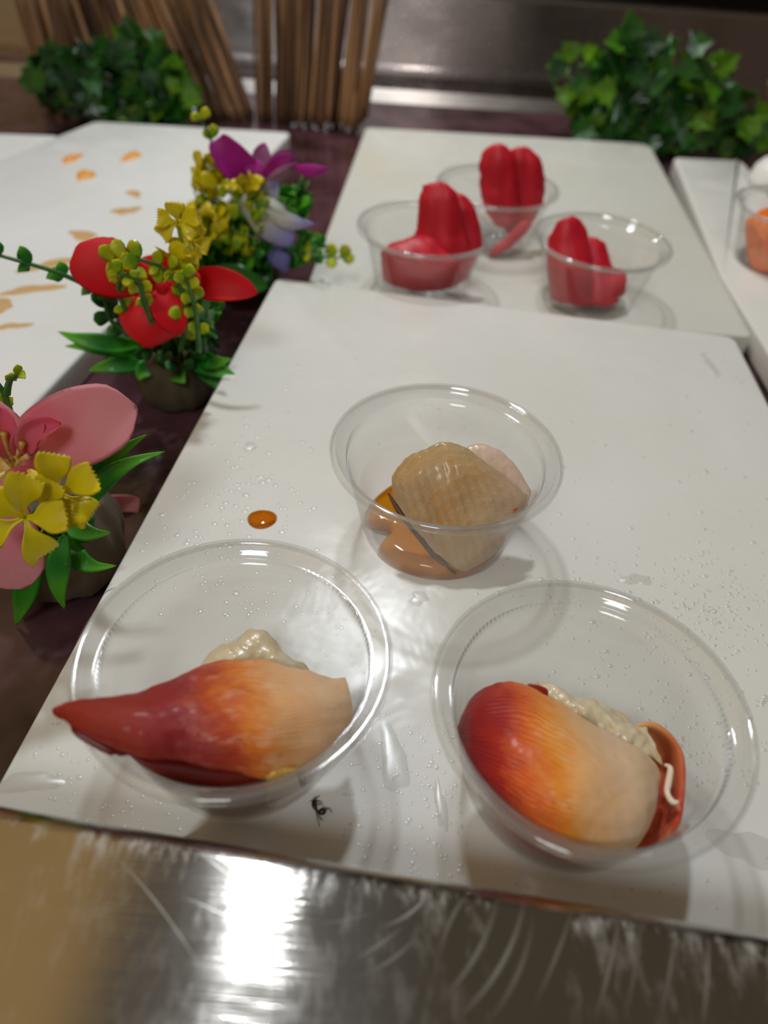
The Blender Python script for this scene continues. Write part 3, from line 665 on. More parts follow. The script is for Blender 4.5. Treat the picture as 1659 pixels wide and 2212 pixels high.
tuna('tuna slice lying along the bottom of the left tuna cup', [
    Ar((815, 558, .368), (850, 535, .372), (890, 515, .376), (920, 508, .378)),
    Ar((810, 575, .366), (860, 570, .364), (920, 572, .364), (985, 575, .368)),
    Ar((818, 606, .370), (870, 620, .366), (920, 626, .365), (978, 620, .368))], gt, th=.010, nu=28, nv=18)
tuna('upright tuna slice with a round top, left of the pair in the right tuna cup', [
    Ar((1206, 482, .392), (1218, 470, .392), (1235, 466, .392), (1250, 474, .392), (1258, 490, .392)),
    Ar((1186, 520, .390), (1208, 518, .387), (1235, 518, .386), (1256, 522, .388), (1268, 530, .390)),
    Ar((1180, 580, .384), (1205, 580, .380), (1235, 582, .378), (1260, 584, .380), (1280, 585, .384)),
    Ar((1182, 648, .378), (1210, 656, .374), (1238, 660, .372), (1262, 662, .373), (1280, 660, .376))], gt, seed=5)
tuna('shorter orange tinted tuna slice, right of the pair in the right tuna cup', [
    Ar((1256, 518, .396), (1275, 512, .396), (1295, 520, .396), (1308, 538, .396)),
    Ar((1254, 560, .392), (1275, 558, .389), (1298, 562, .389), (1314, 572, .392)),
    Ar((1262, 610, .385), (1285, 612, .381), (1310, 612, .381), (1334, 608, .385)),
    Ar((1268, 656, .376), (1290, 662, .373), (1314, 662, .373), (1334, 654, .378))], gt, seed=6)
tuna('tuna piece slumped low against the right wall of the right tuna cup', [
    Ar((1290, 590, .392), (1320, 586, .392), (1345, 590, .392)),
    Ar((1292, 615, .384), (1325, 612, .382), (1350, 610, .386)),
    Ar((1296, 645, .380), (1320, 648, .378), (1342, 638, .382))], gt, th=.006, nu=16, nv=14, seed=7)
tuna('tall tuna slice, left of the pair in the rearmost tuna cup', [
    Ar((1042, 328, .456), (1058, 315, .456), (1076, 309, .456), (1094, 318, .456), (1104, 334, .456)),
    Ar((1036, 350, .455), (1055, 350, .452), (1078, 350, .451), (1098, 352, .452), (1110, 358, .455)),
    Ar((1038, 400, .453), (1058, 400, .449), (1080, 400, .448), (1100, 400, .449), (1114, 400, .453)),
    Ar((1046, 440, .450), (1064, 442, .446), (1085, 442, .445), (1102, 440, .447), (1116, 438, .451)),
    Ar((1076, 490, .449), (1086, 494, .446), (1098, 494, .446), (1110, 488, .448), (1120, 480, .451))], gt, seed=11)
tuna('tall tuna slice, right of the pair in the rearmost tuna cup', [
    Ar((1100, 328, .460), (1118, 316, .460), (1136, 316, .460), (1150, 328, .460), (1160, 345, .460)),
    Ar((1102, 360, .459), (1120, 356, .456), (1140, 356, .456), (1158, 362, .457), (1172, 375, .460)),
    Ar((1104, 410, .458), (1122, 410, .454), (1142, 410, .454), (1160, 412, .455), (1174, 415, .458)),
    Ar((1104, 450, .455), (1122, 455, .452), (1142, 455, .452), (1156, 450, .454), (1166, 445, .457)),
    Ar((1088, 500, .452), (1102, 505, .450), (1118, 500, .450), (1132, 492, .452), (1144, 485, .455))], gt, seed=12)
tuna('thin strip of tuna slanting down inside the rearmost tuna cup', [
    Ar((1130, 478, .446), (1142, 480, .446), (1150, 486, .446)), Ar((1092, 512, .440), (1104, 518, .439), (1112, 522, .440)), Ar((1052, 548, .4345), (1062, 554, .434), (1070, 556, .4345))], gt, th=.005, nu=12, nv=24, seed=13)
# ---- salmon
tuna('block of orange salmon in the cup at the right edge', [
    Ar((1618, 470, .462), (1650, 455, .468), (1690, 450, .478)),
    Ar((1612, 520, .452), (1655, 520, .452), (1700, 520, .460)),
    Ar((1612, 578, .446), (1655, 592, .446), (1700, 600, .452))], 'salmon pieces', th=.012, mat='salmon', cat='salmon', name='salmon_piece', seed=4)
sb = thing('upturned_bowl', G(1668, 402, ZR), 'white rounded bowl at the right edge, behind the salmon cup', 'bowl')
mk('bowl_body', lathe(MB(), [(.00001, .021), (.006, .0208), (.013, .0185), (.0175, .013), (.019, .006), (.0195, .0002), (.0182, .0002), (.0176, .006), (.016, .012), (.012, .0168), (.006, .0192), (.00001, .0194)], ORG[sb.name], 48), M['white_plastic'], sb)
mk('foot_ring', lathe(MB(), [(.007, .0205), (.0072, .0228), (.0082, .0228), (.0084, .0198)], ORG[sb.name], 36), M['white_plastic'], sb)

def fit_in_cup(o, c):
    """food cannot pass through the cup's wall: what would is pressed flat against it"""
    for ob in [o] + list(o.children):
        if ob.type != 'MESH': continue
        og = ORG[ob.name]
        for v in ob.data.vertices:
            p = v.co + og; z = p.z - c.z
            if z > .0345: continue
            lim = BASER + (.0322 - BASER) * max(0, z - .0012) / .0303 - .0006
            d = (p - c).xy; l = d.length
            if l > lim: d *= lim / l; p.x, p.y = c.x + d.x, c.y + d.y
            p.z = max(p.z, c.z + .0007); v.co = p - og
        ob.data.update()
for o in [o for o in C.objects if o.parent is None and o.name.split('.')[0] in ('surf_clam_slice', 'fish_slice', 'tuna_slice', 'salmon_piece')]:
    pos = o.location if o.type == 'EMPTY' else sum(((v.co + o.location) for v in o.data.vertices), Vector()) / len(o.data.vertices)
    fit_in_cup(o, min((CL, CR_, CM, TL, TR, TB, SAL), key=lambda q: (q - pos).xy.length))

# ================================================================== ANT
an = thing('ant', G(688, 1746, 0), 'tiny black ant on the board beside the front left cup', 'ant')
def a3(x, y, z): return G(x, y, z)
mb = MB()
tube(mb, [a3(682, 1726, .0006), a3(679, 1731, .0009), a3(678, 1738, .0010), a3(680, 1744, .0010), a3(683, 1750, .0008), a3(686, 1753, .0008), a3(692, 1754, .0010), a3(699, 1752, .0011), a3(704, 1750, .0009)],
     [.0001, .00055, .00062, .0005, .00022, .00022, .00072, .00085, .0001], 12, 44)
mk('body', mb, M['ant'], an)
for l in [((684, 1730), (692, 1733), (697, 1740)), ((682, 1738), (689, 1737), (691, 1742)), ((678, 1731), (672, 1730), (668, 1733)), ((682, 1748), (684, 1762), (690, 1786)), ((686, 1756), (692, 1769), (698, 1771)), ((703, 1746), (712, 1749), (717, 1757)), ((682, 1725), (680, 1722), (674, 1727)), ((683, 1725), (688, 1720), (689, 1722))]:
    P3 = [a3(*l[0], .0008), a3(*l[1], .0011), a3(*l[2], .0002)]
    mk('leg' if l is not None and l[0][1] > 1726 else 'antenna', tube(MB(), P3, [.00012, .0001, .00005], 6, 10), M['ant_leg'], an)

# ================================================================== FLOWERS
def pot(root, c, r, h, mat):
    pf = [(.00001, 0), (r * .78, 0), (r * .95, h * .12), (r * 1.02, h * .4), (r * .98, h * .7), (r * .84, h * .93), (r * .78, h), (r * .66, h * .97), (r * .6, h * .9), (.00001, h * .88)]
    return mk('pot', lathe(MB(), pf, c, 60, wob=lambda a, z: 1 + .035 * math.sin(7 * a + z * 200) + .02 * math.sin(13 * a)), mat, root)
def px(n, Y, y=1000): return n / FPX * (ray(829, y) * (Y / ray(829, y).y)).dot(FWD)   # pixels to metres at that depth
def lf(mb, a, b, Y, wpx, shape=LANCE, bend=0, Y2=None, **kw):
    """leaf from pixel a to pixel b on the plane y=Y, w half width in pixels"""
    Y2 = Y2 or Y; p0 = A(a[0], a[1], Y); p1 = A(b[0], b[1], Y2); mid = p0.lerp(p1, .5)
    side = (p1 - p0).cross(CAMLOC - mid).normalized()
    mid = mid + side * bend * (p1 - p0).length + Vector((0, -.12, .08)) * (p1 - p0).length
    return blade(mb, [p0, p0.lerp(mid, .5) + (mid - p0.lerp(p1, .5)) * .25, mid, p1.lerp(mid, .5) + (mid - p0.lerp(p1, .5)) * .25, p1], sc(shape, px(wpx, Y, a[1])), **kw)
def sprig(name, root, pts, Y, leafpx, step, mat, stemr=.0007, shape=ROUND, jit=.5, tipmat=None, pair=True, yj=.004):
    P3 = [A(x, y, Y + dy) for x, y, dy in pts]
    st = mk(name + '_stem', tube(MB(), P3, [stemr * 1.3, stemr, stemr * .6], 7, 24), M['stem'], root)
    mb = MB(); L = sum((P3[i + 1] - P3[i]).length for i in range(len(P3) - 1)); n = max(2, int(L / step)); s = px(leafpx, Y, pts[0][1])
    for i in range(1, n + 1):
        u = i / n; c = crs(P3, u); tdir = (crs(P3, min(u + .05, 1)) - crs(P3, max(u - .05, 0))).normalized()
        side = tdir.cross((CAMLOC - c).normalized()).normalized()
        for sg in ((1, -1) if pair else (random.choice((1, -1)),)):
            d = (side * sg * random.uniform(.7, 1.1) + tdir * random.uniform(.2, .9) + Vector((0, random.uniform(-.5, .3), random.uniform(-.1, .5)))).normalized()
            l = s * random.uniform(.75, 1.25); q = c + d * l + Vector((0, 0, random.uniform(-.2, .2) * l))
            blade(mb, [c, c.lerp(q, .5) + Vector((0, 0, l * .12)), q], sc(shape, l * .42), .0003, cup=random.uniform(-.3, .5), roll=random.uniform(-jit, jit), nu=7, nv=5)
    mk(name, mb, mat, root); return st
def cluster(name, root, cx, cy, rx, ry, Y, dY, leafpx, n, mat, shape=ROUND, seed=1, up=.3, wf=.45):
    rnd = random.Random(seed); mb = MB(); s = px(leafpx, Y, cy); c0 = A(cx, cy + ry * .9, Y)
    for i in range(n):
        a = rnd.uniform(0, 6.283); r = math.sqrt(rnd.random())
        c = A(cx + rx * r * math.cos(a), cy + ry * r * math.sin(a), Y + rnd.uniform(-dY, dY))
        d = ((c - c0).normalized() * .7 + Vector((rnd.uniform(-1, 1), rnd.uniform(-1, 1), rnd.uniform(-.6, 1) + up))).normalized(); l = s * rnd.uniform(.6, 1.3)
        f = Vector((rnd.uniform(-1, 1), rnd.uniform(-1.2, .2), rnd.uniform(-.2, 1))).normalized()
        blade(mb, [c - d * l * .5, c + Vector((0, 0, l * .1)), c + d * l * .5], sc(shape, l * wf), .0003, cup=rnd.uniform(-.2, .5), facing=f, nu=8, nv=5)
    return mk(name, mb, mat, root)

# ---- pink arrangement (nearest)
PC = (-.112, .176, CZ)
root = thing('flower_arrangement', PC, 'artificial flower pot with a large pink bloom and yellow florets, nearest at left', 'flowers')
pot(root, PC, .021, .034, M['pot'])
fl = mk('pink_flower', ball(MB(), A(20, 1005, .158), .0055, 14, 9), M['stamen'], root)
def petal(parent, a, b, Y, wpx, mat, Y2=None, bend=0, cup=.25, shape=OVAL, **kw):
    return mk('petal', lf(MB(), a, b, Y, wpx, shape, bend, Y2, cup=cup, nu=24, nv=15, th=.0006, **kw), mat, parent)
petal(fl, (35, 1000), (296, 880), .158, 80, M['pink'], .160, bend=-.02, cup=.15, shape=[.35, .62, .80, .93, 1, 1.02, .97, .76, .08])
petal(fl, (25, 1000), (-30, 850), .158, 62, M['pink'], .162, cup=.3)
petal(fl, (10, 1010), (-170, 960), .158, 70, M['pink'], .152)
petal(fl, (25, 1015), (58, 1270), .157, 66, M['pink'], .136, bend=.02, cup=.1, shape=[.3, .5, .62, .8, .95, 1.02, 1, .8, .1])
petal(fl, (10, 1020), (-120, 1190), .157, 66, M['pink'], .140)
petal(fl, (45, 1000), (200, 850), .166, 60, M['pink'], .172, bend=.12)
petal(fl, (45, 985), (92, 902), .151, 26, M['pink_deep'], .150, cup=.7, shape=PET)
petal(fl, (75, 990), (132, 915), .151, 24, M['pink_deep'], .150, bend=-.2, cup=.9, shape=PET)
petal(fl, (25, 985), (5, 880), .150, 30, M['pink_deep'], .150, cup=.7, shape=PET)
petal(fl, (85, 1015), (15, 1022), .148, 13, M['pink_deep'], .143, cup=.2)
for (a, b) in [((30, 1000), (8, 935)), ((38, 1000), (48, 955)), ((25, 1005), (-5, 970)), ((30, 1015), (0, 1030)), ((34, 1005), (60, 985))]:
    mk('stamen', tube(MB(), [A(*a, .152), A((a[0] + b[0]) / 2 - 3, (a[1] + b[1]) / 2, .148), A(*b, .147)], [.0008, .0006, .0009], 8, 14), M['stamen'], fl)
def floret(root, c, Y, rpx, angs, tipmat='yellow', w=.5, tilt=.006, name='yellow_floret', wob=1):
    f = mk(name, tube(MB(), [A(c[0], c[1] + 10, Y + .006), A(c[0], c[1], Y)], [.0008, .0016], 8, 6), M['leaf_lime'], root)
    for k, a in enumerate(angs):
        ra = R_(a); b = (c[0] + rpx * math.cos(ra), c[1] - rpx * math.sin(ra))
        mk('petal', lf(MB(), c, b, Y, rpx * w, FAN, 0, Y - tilt * .5, cup=.25, th=.0005, nu=16, nv=15, zig=px(2.6, Y), ruf=.0006), M[tipmat], f)
    return f
floret(root, (55, 1118), .134, 92, (150, 205, 298, 5, 85), w=.42)
floret(root, (132, 1062), .139, 84, (168, 25, 100, -38, 320), w=.42)
floret(root, (95, 1100), .136, 66, (70, 350), w=.5)
lv = MB()
lf(lv, (190, 1060), (318, 938), .158, 22, bend=-.04, Y2=.163, cup=.35)
lf(lv, (190, 1098), (357, 975), .155, 22, bend=-.1, Y2=.160, cup=.35)
lf(lv, (143, 1150), (140, 1316), .148, 26, bend=.02, Y2=.139, cup=.3)
lf(lv, (150, 1150), (252, 1222), .156, 24, bend=.22, Y2=.150, cup=.3)
lf(lv, (70, 1180), (34, 1350), .158, 30, bend=-.08, Y2=.148, cup=.3)
lf(lv, (140, 1120), (240, 1150), .160, 26, bend=.1, Y2=.156, cup=.3)
mk('lance_leaves', lv, M['leaf'], root)
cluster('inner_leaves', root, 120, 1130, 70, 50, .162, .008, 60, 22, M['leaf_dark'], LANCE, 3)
mk('back_petal', lf(MB(), (170, 1150), (300, 1075), .205, 58, OVAL, .05, .212, cup=.4, nu=18, nv=11), M['pink'], root)
sprig('curling_sprig', root, [(30, 960, .012), (22, 900, .012), (8, 850, .012), (-30, 800, .012)], .165, 34, .011, M['leaf_lime'], .0011, LANCE)
sprig('side_sprig', root, [(15, 850, .012), (22, 820, .010), (40, 808, .008)], .165, 24, .012, M['leaf_lime'], .0009, LANCE)

# ---- red arrangement
RC = (-.101, .286, CZ)
root = thing('flower_arrangement', RC, 'artificial flower pot with red petals and a long sprig, second along the counter', 'flowers')
pot(root, RC, .0165, .030, M['pot_dark'])
fl = mk('red_flower', ball(MB(), A(350, 625, .268), .006, 12, 8), M['red'], root)
petal(fl, (335, 610), (168, 528), .262, 58, M['red'], .258, bend=-.1, cup=-.2, shape=[.3, .5, .72, .9, 1.02, 1.08, 1.08, 1, .78, .12])
petal(fl, (395, 618), (557, 634), .272, 36, M['red'], .266, bend=-.05, cup=.3, shape=[.3, .6, .8, .95, 1, .95, .8, .5, .06])
petal(fl, (345, 640), (318, 752), .262, 68, M['red'], .250, cup=-.5, shape=[.5, .72, .88, 1, 1.02, .98, .86, .6, .1])
petal(fl, (352, 620), (392, 722), .266, 40, M['red'], .256, cup=.5)
petal(fl, (360, 610), (405, 550), .276, 34, M['red'], .282, cup=.4)
petal(fl, (340, 610), (300, 560), .276, 36, M['red'], .282, cup=.4)
petal(fl, (400, 590), (430, 640), .27, 26, M['red'], .262, cup=.4)
sprig('long_sprig', root, [(262, 705, 0), (240, 650, -.004), (140, 595, -.010), (0, 552, -.016)], .27, 34, .0085, M['leaf'], .0011, LANCE)
sprig('dark_sprig', root, [(290, 730, 0), (238, 690, -.004), (225, 640, -.006), (215, 610, -.006)], .27, 34, .005, M['leaf_dark'], .0009, ROUND)
sprig('lime_sprig', root, [(390, 760, .0), (400, 680, -.006), (380, 600, -.010), (300, 560, -.014), (245, 565, -.014)], .265, 32, .0075, M['leaf_lime'], .0009, OVAL)
sprig('lime_sprig', root, [(300, 720, -.006), (262, 650, -.010), (258, 610, -.012), (285, 585, -.014)], .265, 30, .0080, M['leaf_lime'], .0009, OVAL)
cluster('lime_florets', root, 345, 585, 60, 30, .256, .006, 26, 9, M['leaf_lime'], ROUND, 4)
sprig('lime_sprig', root, [(330, 700, -.008), (310, 650, -.012), (300, 610, -.016), (255, 590, -.018)], .262, 25, .0075, M['leaf_lime'], .0009, ROUND)
sprig('lime_sprig', root, [(430, 760, -.006), (425, 690, -.010), (415, 640, -.012), (400, 600, -.014)], .262, 26, .0070, M['leaf_lime'], .0009, ROUND)
cluster('yellow_florets', root, 385, 560, 38, 34, .258, .004, 44, 8, M['yellow'], ROUND, 14)
floret(root, (385, 482), .262, 46, (100, 165, 20, 330, 215), w=.45)
floret(root, (412, 520), .266, 42, (60, 340, 200, 280), w=.45)
mk('floret_stem', tube(MB(), [A(385, 485, .262), A(394, 540, .265), A(405, 650, .270), A(380, 780, .282)], [.0008, .001, .0012], 8, 20), M['leaf_lime'], root)
lv = MB()
for a, b, w_, bn in [((310, 745), (125, 716), 22, -.06), ((310, 765), (140, 748), 18, .03), ((320, 790), (192, 802), 20, .05), ((400, 780), (528, 828), 22, -.06), ((420, 800), (522, 874), 20, -.12), ((380, 800), (400, 828), 22, 0), ((330, 790), (300, 822), 22, .1), ((430, 770), (500, 775), 20, .1)]:
    lf(lv, a, b, .276, w_, bend=bn, Y2=.268, cup=.3)
mk('lance_leaves', lv, M['leaf'], root)
cluster('round_leaves', root, 390, 745, 85, 66, .278, .012, 44, 75, M['leaf_dark'], ROUND, 6)
cluster('round_leaves', root, 430, 680, 50, 60, .276, .010, 34, 45, M['leaf'], ROUND, 8)

# ---- purple arrangement
VC = (-.088, .405, CZ)
root = thing('flower_arrangement', VC, 'artificial flower pot with magenta and violet blooms, farthest of the flower pots', 'flowers')
pot(root, VC, .015, .026, M['pot_dark'])
fl = mk('magenta_flower', ball(MB(), A(565, 385, .385), .004, 10, 7), M['stamen'], root)
petal(fl, (562, 392), (468, 300), .385, 34, M['magenta'], .380, bend=-.08, cup=.4, shape=[.3, .7, .9, 1, 1.02, 1, .9, .75, .5])
petal(fl, (560, 380), (572, 308), .388, 20, M['lilac_pale'], .392, cup=.3)
petal(fl, (566, 385), (628, 322), .382, 9, M['lilac_pale'], .380, cup=.3, bend=-.06)
petal(fl, (572, 388), (640, 338), .380, 12, M['magenta'], .378, cup=.3, bend=-.1)
petal(fl, (632, 358), (712, 362), .378, 13, M['magenta'], .372, cup=-.3, bend=.12)
petal(fl, (575, 388), (645, 350), .377, 5, M['lilac_pale'], .376)
petal(fl, (545, 345), (560, 392), .383, 22, M['magenta'], .378)
fl = mk('violet_flower', ball(MB(), A(560, 440, .385), .004, 10, 7), M['stamen'], root)
petal(fl, (520, 430), (630, 530), .380, 44, M['blue'], .368, cup=-.5, bend=-.05, shape=[.5, .7, .85, .95, 1, .95, .85, .6, .2])
petal(fl, (560, 440), (680, 484), .376, 18, M['blue'], .368, cup=-.6, bend=.12)
petal(fl, (570, 440), (600, 395), .384, 20, M['blue'], .384, cup=.5)
petal(fl, (540, 430), (500, 385), .386, 26, M['blue'], .388, cup=.4)
petal(fl, (535, 430), (450, 360), .390, 18, M['blue'], .392, cup=.4)
petal(fl, (590, 520), (618, 590), .378, 26, M['blue_dark'], .370, cup=-.4)
petal(fl, (500, 460), (440, 450), .392, 22, M['blue_dark'], .392)
cluster('yellow_florets', root, 445, 385, 32, 44, .374, .006, 36, 18, M['yellow'], ROUND, 21)
cluster('yellow_florets', root, 530, 405, 60, 22, .372, .005, 30, 16, M['yellow'], ROUND, 22)
cluster('yellow_florets', root, 440, 480, 60, 44, .368, .008, 34, 34, M['yellow'], ROUND, 23)
cluster('yellow_florets', root, 500, 530, 60, 30, .368, .008, 24, 20, M['leaf_lime'], ROUND, 24)
cluster('lime_leaves', root, 500, 480, 90, 70, .375, .010, 30, 60, M['leaf_lime'], ROUND, 25)
cluster('green_leaves', root, 500, 520, 95, 70, .385, .012, 36, 110, M['leaf'], ROUND, 26)
cluster('dark_leaves', root, 500, 590, 80, 50, .384, .012, 44, 90, M['leaf_dark'], OVAL, 27)
cluster('green_leaves', root, 638, 440, 34, 44, .388, .008, 30, 30, M['leaf'], ROUND, 28)
cluster('green_leaves', root, 650, 540, 55, 40, .385, .008, 26, 34, M['leaf'], ROUND, 29)
sprig('right_sprig', root, [(600, 520, 0), (660, 548, -.004), (710, 556, -.006), (738, 556, -.006)], .382, 26, .009, M['leaf_lime'], .0008, ROUND)
sprig('top_sprig', root, [(500, 420, 0), (472, 350, 0), (455, 300, 0), (435, 258, 0)], .385, 24, .010, M['leaf_lime'], .0008, ROUND)
petal(root, (440, 600), (580, 620), .372, 36, M['leaf_dark'], .366, cup=.2).name = 'broad_leaf'

# ================================================================== TWIG SCREENS, PLANTS behind
def twigs(label, top, bot, Y, n, mat_rnd, r=(.0014, .0030), seed=1, ext=1.25, ties=(), dY=.012):
    """top, bot: (x0, x1, y) pixel spans at depth Y; twigs run on past the frame"""
    rnd = random.Random(seed); b0, b1 = A(bot[0], bot[2], Y), A(bot[1], bot[2], Y); t0, t1 = A(top[0], top[2], Y), A(top[1], top[2], Y)
    c = (b0 + b1) / 2; c.z = CZ
    root = thing('twig_screen', c, label, 'screen')
    for i in range(n):
        u = (i + rnd.uniform(-.3, .3)) / (n - 1); v = u + rnd.uniform(-.02, .02)
        p0 = b0.lerp(b1, u); p1 = t0.lerp(t1, v); p1 = p0 + (p1 - p0) * ext; yy = rnd.uniform(-dY, dY)
        p0 = p0 + Vector((0, yy, 0)); p0.z = max(p0.z + rnd.uniform(-.003, .010), CZ + .0005); p1 = p1 + Vector((0, yy + rnd.uniform(-.004, .004), rnd.uniform(-.01, .01)))
        mid = p0.lerp(p1, .5) + Vector((rnd.uniform(-.0015, .0015), rnd.uniform(-.002, .002), 0))
        rr = rnd.uniform(*r)
        mk('twig', tube(MB(), [p0, mid, p1], [rr, rr * .9, rr * rnd.uniform(.6, .9)], 7, 9), M['twig'] if rnd.random() < mat_rnd else M['twig_dark'], root)
    for f in ties:
        a, b = b0.lerp(t0, f) - Vector((.003, dY + .004, 0)), b1.lerp(t1, f) - Vector((-.003, dY + .004, 0)); aa, bb = a + Vector((0, 2 * dY + .008, 0)), b + Vector((0, 2 * dY + .008, 0))
        mk('tie', tube(MB(), [a, b, bb, aa, a], .0012, 6, 40), M['tie'], root)
    return root
twigs('wide screen of brown twigs at the back left, behind the green plant', (40, 345, 0), (95, 430, 215), .745, 97, .7, seed=1)
twigs('slanting bundle of brown twigs leaning right, between the two upright screens', (330, 450, 0), (440, 545, 268), .715, 52, .8, seed=2, dY=.009)
twigs('upright screen of thin brown twigs left of the bare steel panel', (552, 832, 0), (560, 790, 275), .712, 97, .6, r=(.0013, .0024), seed=3)
twigs('narrow bundle of brown twigs at the upper right edge', (1660, 1760, 200), (1640, 1740, 330), .775, 14, .6, seed=4)
def ivyleaf(mb, c, d, f, s, rnd):
    """lobed, pointed leaf"""
    t_ = d.normalized(); sd_ = t_.cross(f).normalized(); n = sd_.cross(t_)
    shp = [(0, 0), (.14, .34), (.10, .62), (.36, .40), (.52, .50), (.66, .26), (1, 0)]
    up, lo = [], []
    vs = [c + n * s * .06 * 0]; 
    ctr = [c + t_ * s * x for x in (0, .2, .4, .6, .8, 1)]
    pts = [c + t_ * (s * a) + sd_ * (s * b) + n * (s * .18 * b) for a, b in shp] + [c + t_ * (s * a) - sd_ * (s * b) + n * (s * .18 * b) for a, b in shp[-2:0:-1]]
    m0 = c + t_ * s * .42 - n * s * .05; k = len(pts); thn = n * .0003
    vs = [m0 + thn] + [p + thn for p in pts] + [m0 - thn] + [p - thn for p in pts]
    fs = [(0, 1 + i, 1 + (i + 1) % k) for i in range(k)] + [(k + 1, k + 2 + (i + 1) % k, k + 2 + i) for i in range(k)] + [(1 + i, k + 2 + i, k + 2 + (i + 1) % k, 1 + (i + 1) % k) for i in range(k)]
    mb.add(vs, fs, [(rnd.random(), .5)] * len(vs))
def ivy(label, blobs, Y, base, seed, leaf=.016, lights=()):
    rnd = random.Random(seed); root = thing('potted_ivy', base, label, 'plant')
    pb = [(.00001, 0), (.016, 0), (.020, .022), (.0215, .026), (.019, .026), (.018, .022), (.00001, .021)]
    mk('pot', lathe(MB(), pb, base, 32), M['black'], root)
    mb, ml, ms = MB(), MB(), MB(); bp = Vector(base) + Vector((0, 0, .022))
    for (cx, cy, rx, ry, n, lf_) in blobs:
        ctr = A(cx, cy, Y); md = bp.lerp(ctr, .5) + Vector((0, 0, .012)); tube(ms, [bp, md, ctr], [.0014, .001, .0007], 6, 10)
        for i in range(n):
            a = rnd.uniform(0, 6.283); r = math.sqrt(rnd.random()); c = A(cx + rx * r * math.cos(a), cy + ry * r * math.sin(a), Y + rnd.uniform(-.022, .022))
            c.z = max(c.z, CZ + leaf * 1.2)
            d = Vector((math.cos(a), rnd.uniform(-.6, .3), -math.sin(a) * .8 + rnd.uniform(-.5, .4))); f = Vector((rnd.uniform(-.7, .7), -1, rnd.uniform(-.1, .9))).normalized()
            ivyleaf(ml if rnd.random() < lf_ else mb, c, d, f, leaf * rnd.uniform(.7, 1.3), rnd)
    mk('foliage', mb, M['ivy'], root, smooth=False); mk('pale_foliage', ml, M['ivy_light'], root, smooth=False); mk('stems', ms, M['stem'], root)
ivy('leafy green ivy plant at the back left, in front of the twig screen', [(240, 190, 110, 75, 150, .04), (130, 175, 55, 45, 40, .1), (350, 190, 50, 60, 45, .35), (300, 115, 40, 35, 14, .15), (290, 230, 110, 35, 50, .02), (360, 165, 18, 20, 7, 1), (384, 205, 14, 20, 6, 1)], .665, (-.225, .672, CZ), 5)
ivy('leafy green ivy plant at the back right, in front of the steel wall', [(1375, 190, 70, 80, 80, .04), (1490, 225, 80, 60, 60, .10), (1300, 240, 45, 45, 26, .10), (1390, 290, 95, 45, 80, .02), (1250, 140, 26, 22, 11, 1), (1228, 168, 16, 16, 5, .6), (1470, 108, 16, 18, 6, .6), (1370, 110, 30, 35, 12, .2), (1535, 160, 24, 22, 10, .9), (1612, 236, 16, 22, 7, 1), (1285, 238, 40, 16, 10, .8), (1462, 222, 26, 22, 8, .8), (1560, 340, 60, 36, 22, .1), (1470, 340, 60, 30, 30, .02)], .715, (.225, .735, CZ), 6, .017)

# ================================================================== STAINS, CRUMBS, WATER
def splat(name, mb, x, y, rx, ry, z, h, ang=0, seed=1, n=26):
    rnd = random.Random(seed); c = G(x, y, z); ex = (G(x + rx, y, z) - c).length; ey = (G(x, y - ry, z) - c).length
    ph = [rnd.uniform(0, 6) for _ in range(3)]
    vs = [Vector((c.x, c.y, z + h))]; fs = []; rings = 4; ca, sa_ = math.cos(ang), math.sin(ang)
    for k in range(1, rings + 1):
        s = k / rings
        for i in range(n):
            a = 6.2832 * i / n; w_ = 1 + .22 * math.sin(2 * a + ph[0]) + .15 * math.sin(3 * a + ph[1]) + .09 * math.sin(5 * a + ph[2])
            X, Y = ex * s * w_ * math.cos(a), ey * s * w_ * math.sin(a)
            vs.append(Vector((c.x + X * ca - Y * sa_, c.y + X * sa_ + Y * ca, z + h * math.sqrt(max(0, 1 - s * s)))))
    for i in range(n): fs.append((0, 1 + i, 1 + (i + 1) % n))
    for k in range(rings - 1):
        for i in range(n): a, b = 1 + k * n + i, 1 + k * n + (i + 1) % n; fs.append((a, a + n, b + n, b))
    return mb.add(vs, fs)
zt = ZR + .0001
for (x, y, rx, ry, ang, lab) in [(155, 343, 16, 9, -.5, 'small orange salmon crumb, leftmost of the three on the stained board'), (184, 379, 17, 12, .2, 'pale orange salmon crumb, nearest of the three on the stained board'), (284, 338, 15, 11, 0, 'orange salmon crumb, rightmost of the three on the stained board')]:
    tag(mk('salmon_crumb', splat('c', MB(), x, y, rx, ry, zt, .0022, ang, int(x)), M['crumb']), lab, 'crumb', 'salmon crumbs')
for i, (x, y, rx, ry, ang, lab) in enumerate([(290, 418, 14, 8, .3, 'faint tan smear in the middle of the stained board'), (272, 455, 28, 8, .75, 'faint tan streak below the middle smear on the stained board'), (180, 508, 34, 9, .1, 'orange smear behind the upper red petal'), (105, 572, 62, 8, .62, 'long orange streak above the sprig on the stained board'), (70, 625, 60, 9, .55, 'pale orange streak below the sprig on the stained board'), (20, 705, 42, 7, .4, 'short orange streak at the left edge of the stained board'), (5, 660, 24, 14, .4, 'orange blot at the left edge of the photo')]):
    tag(mk('sauce_smear', splat('s', MB(), x, y, rx, ry, zt, .0002, ang, i + 40), M['smear']), lab, 'stain', 'orange stains on the left board')
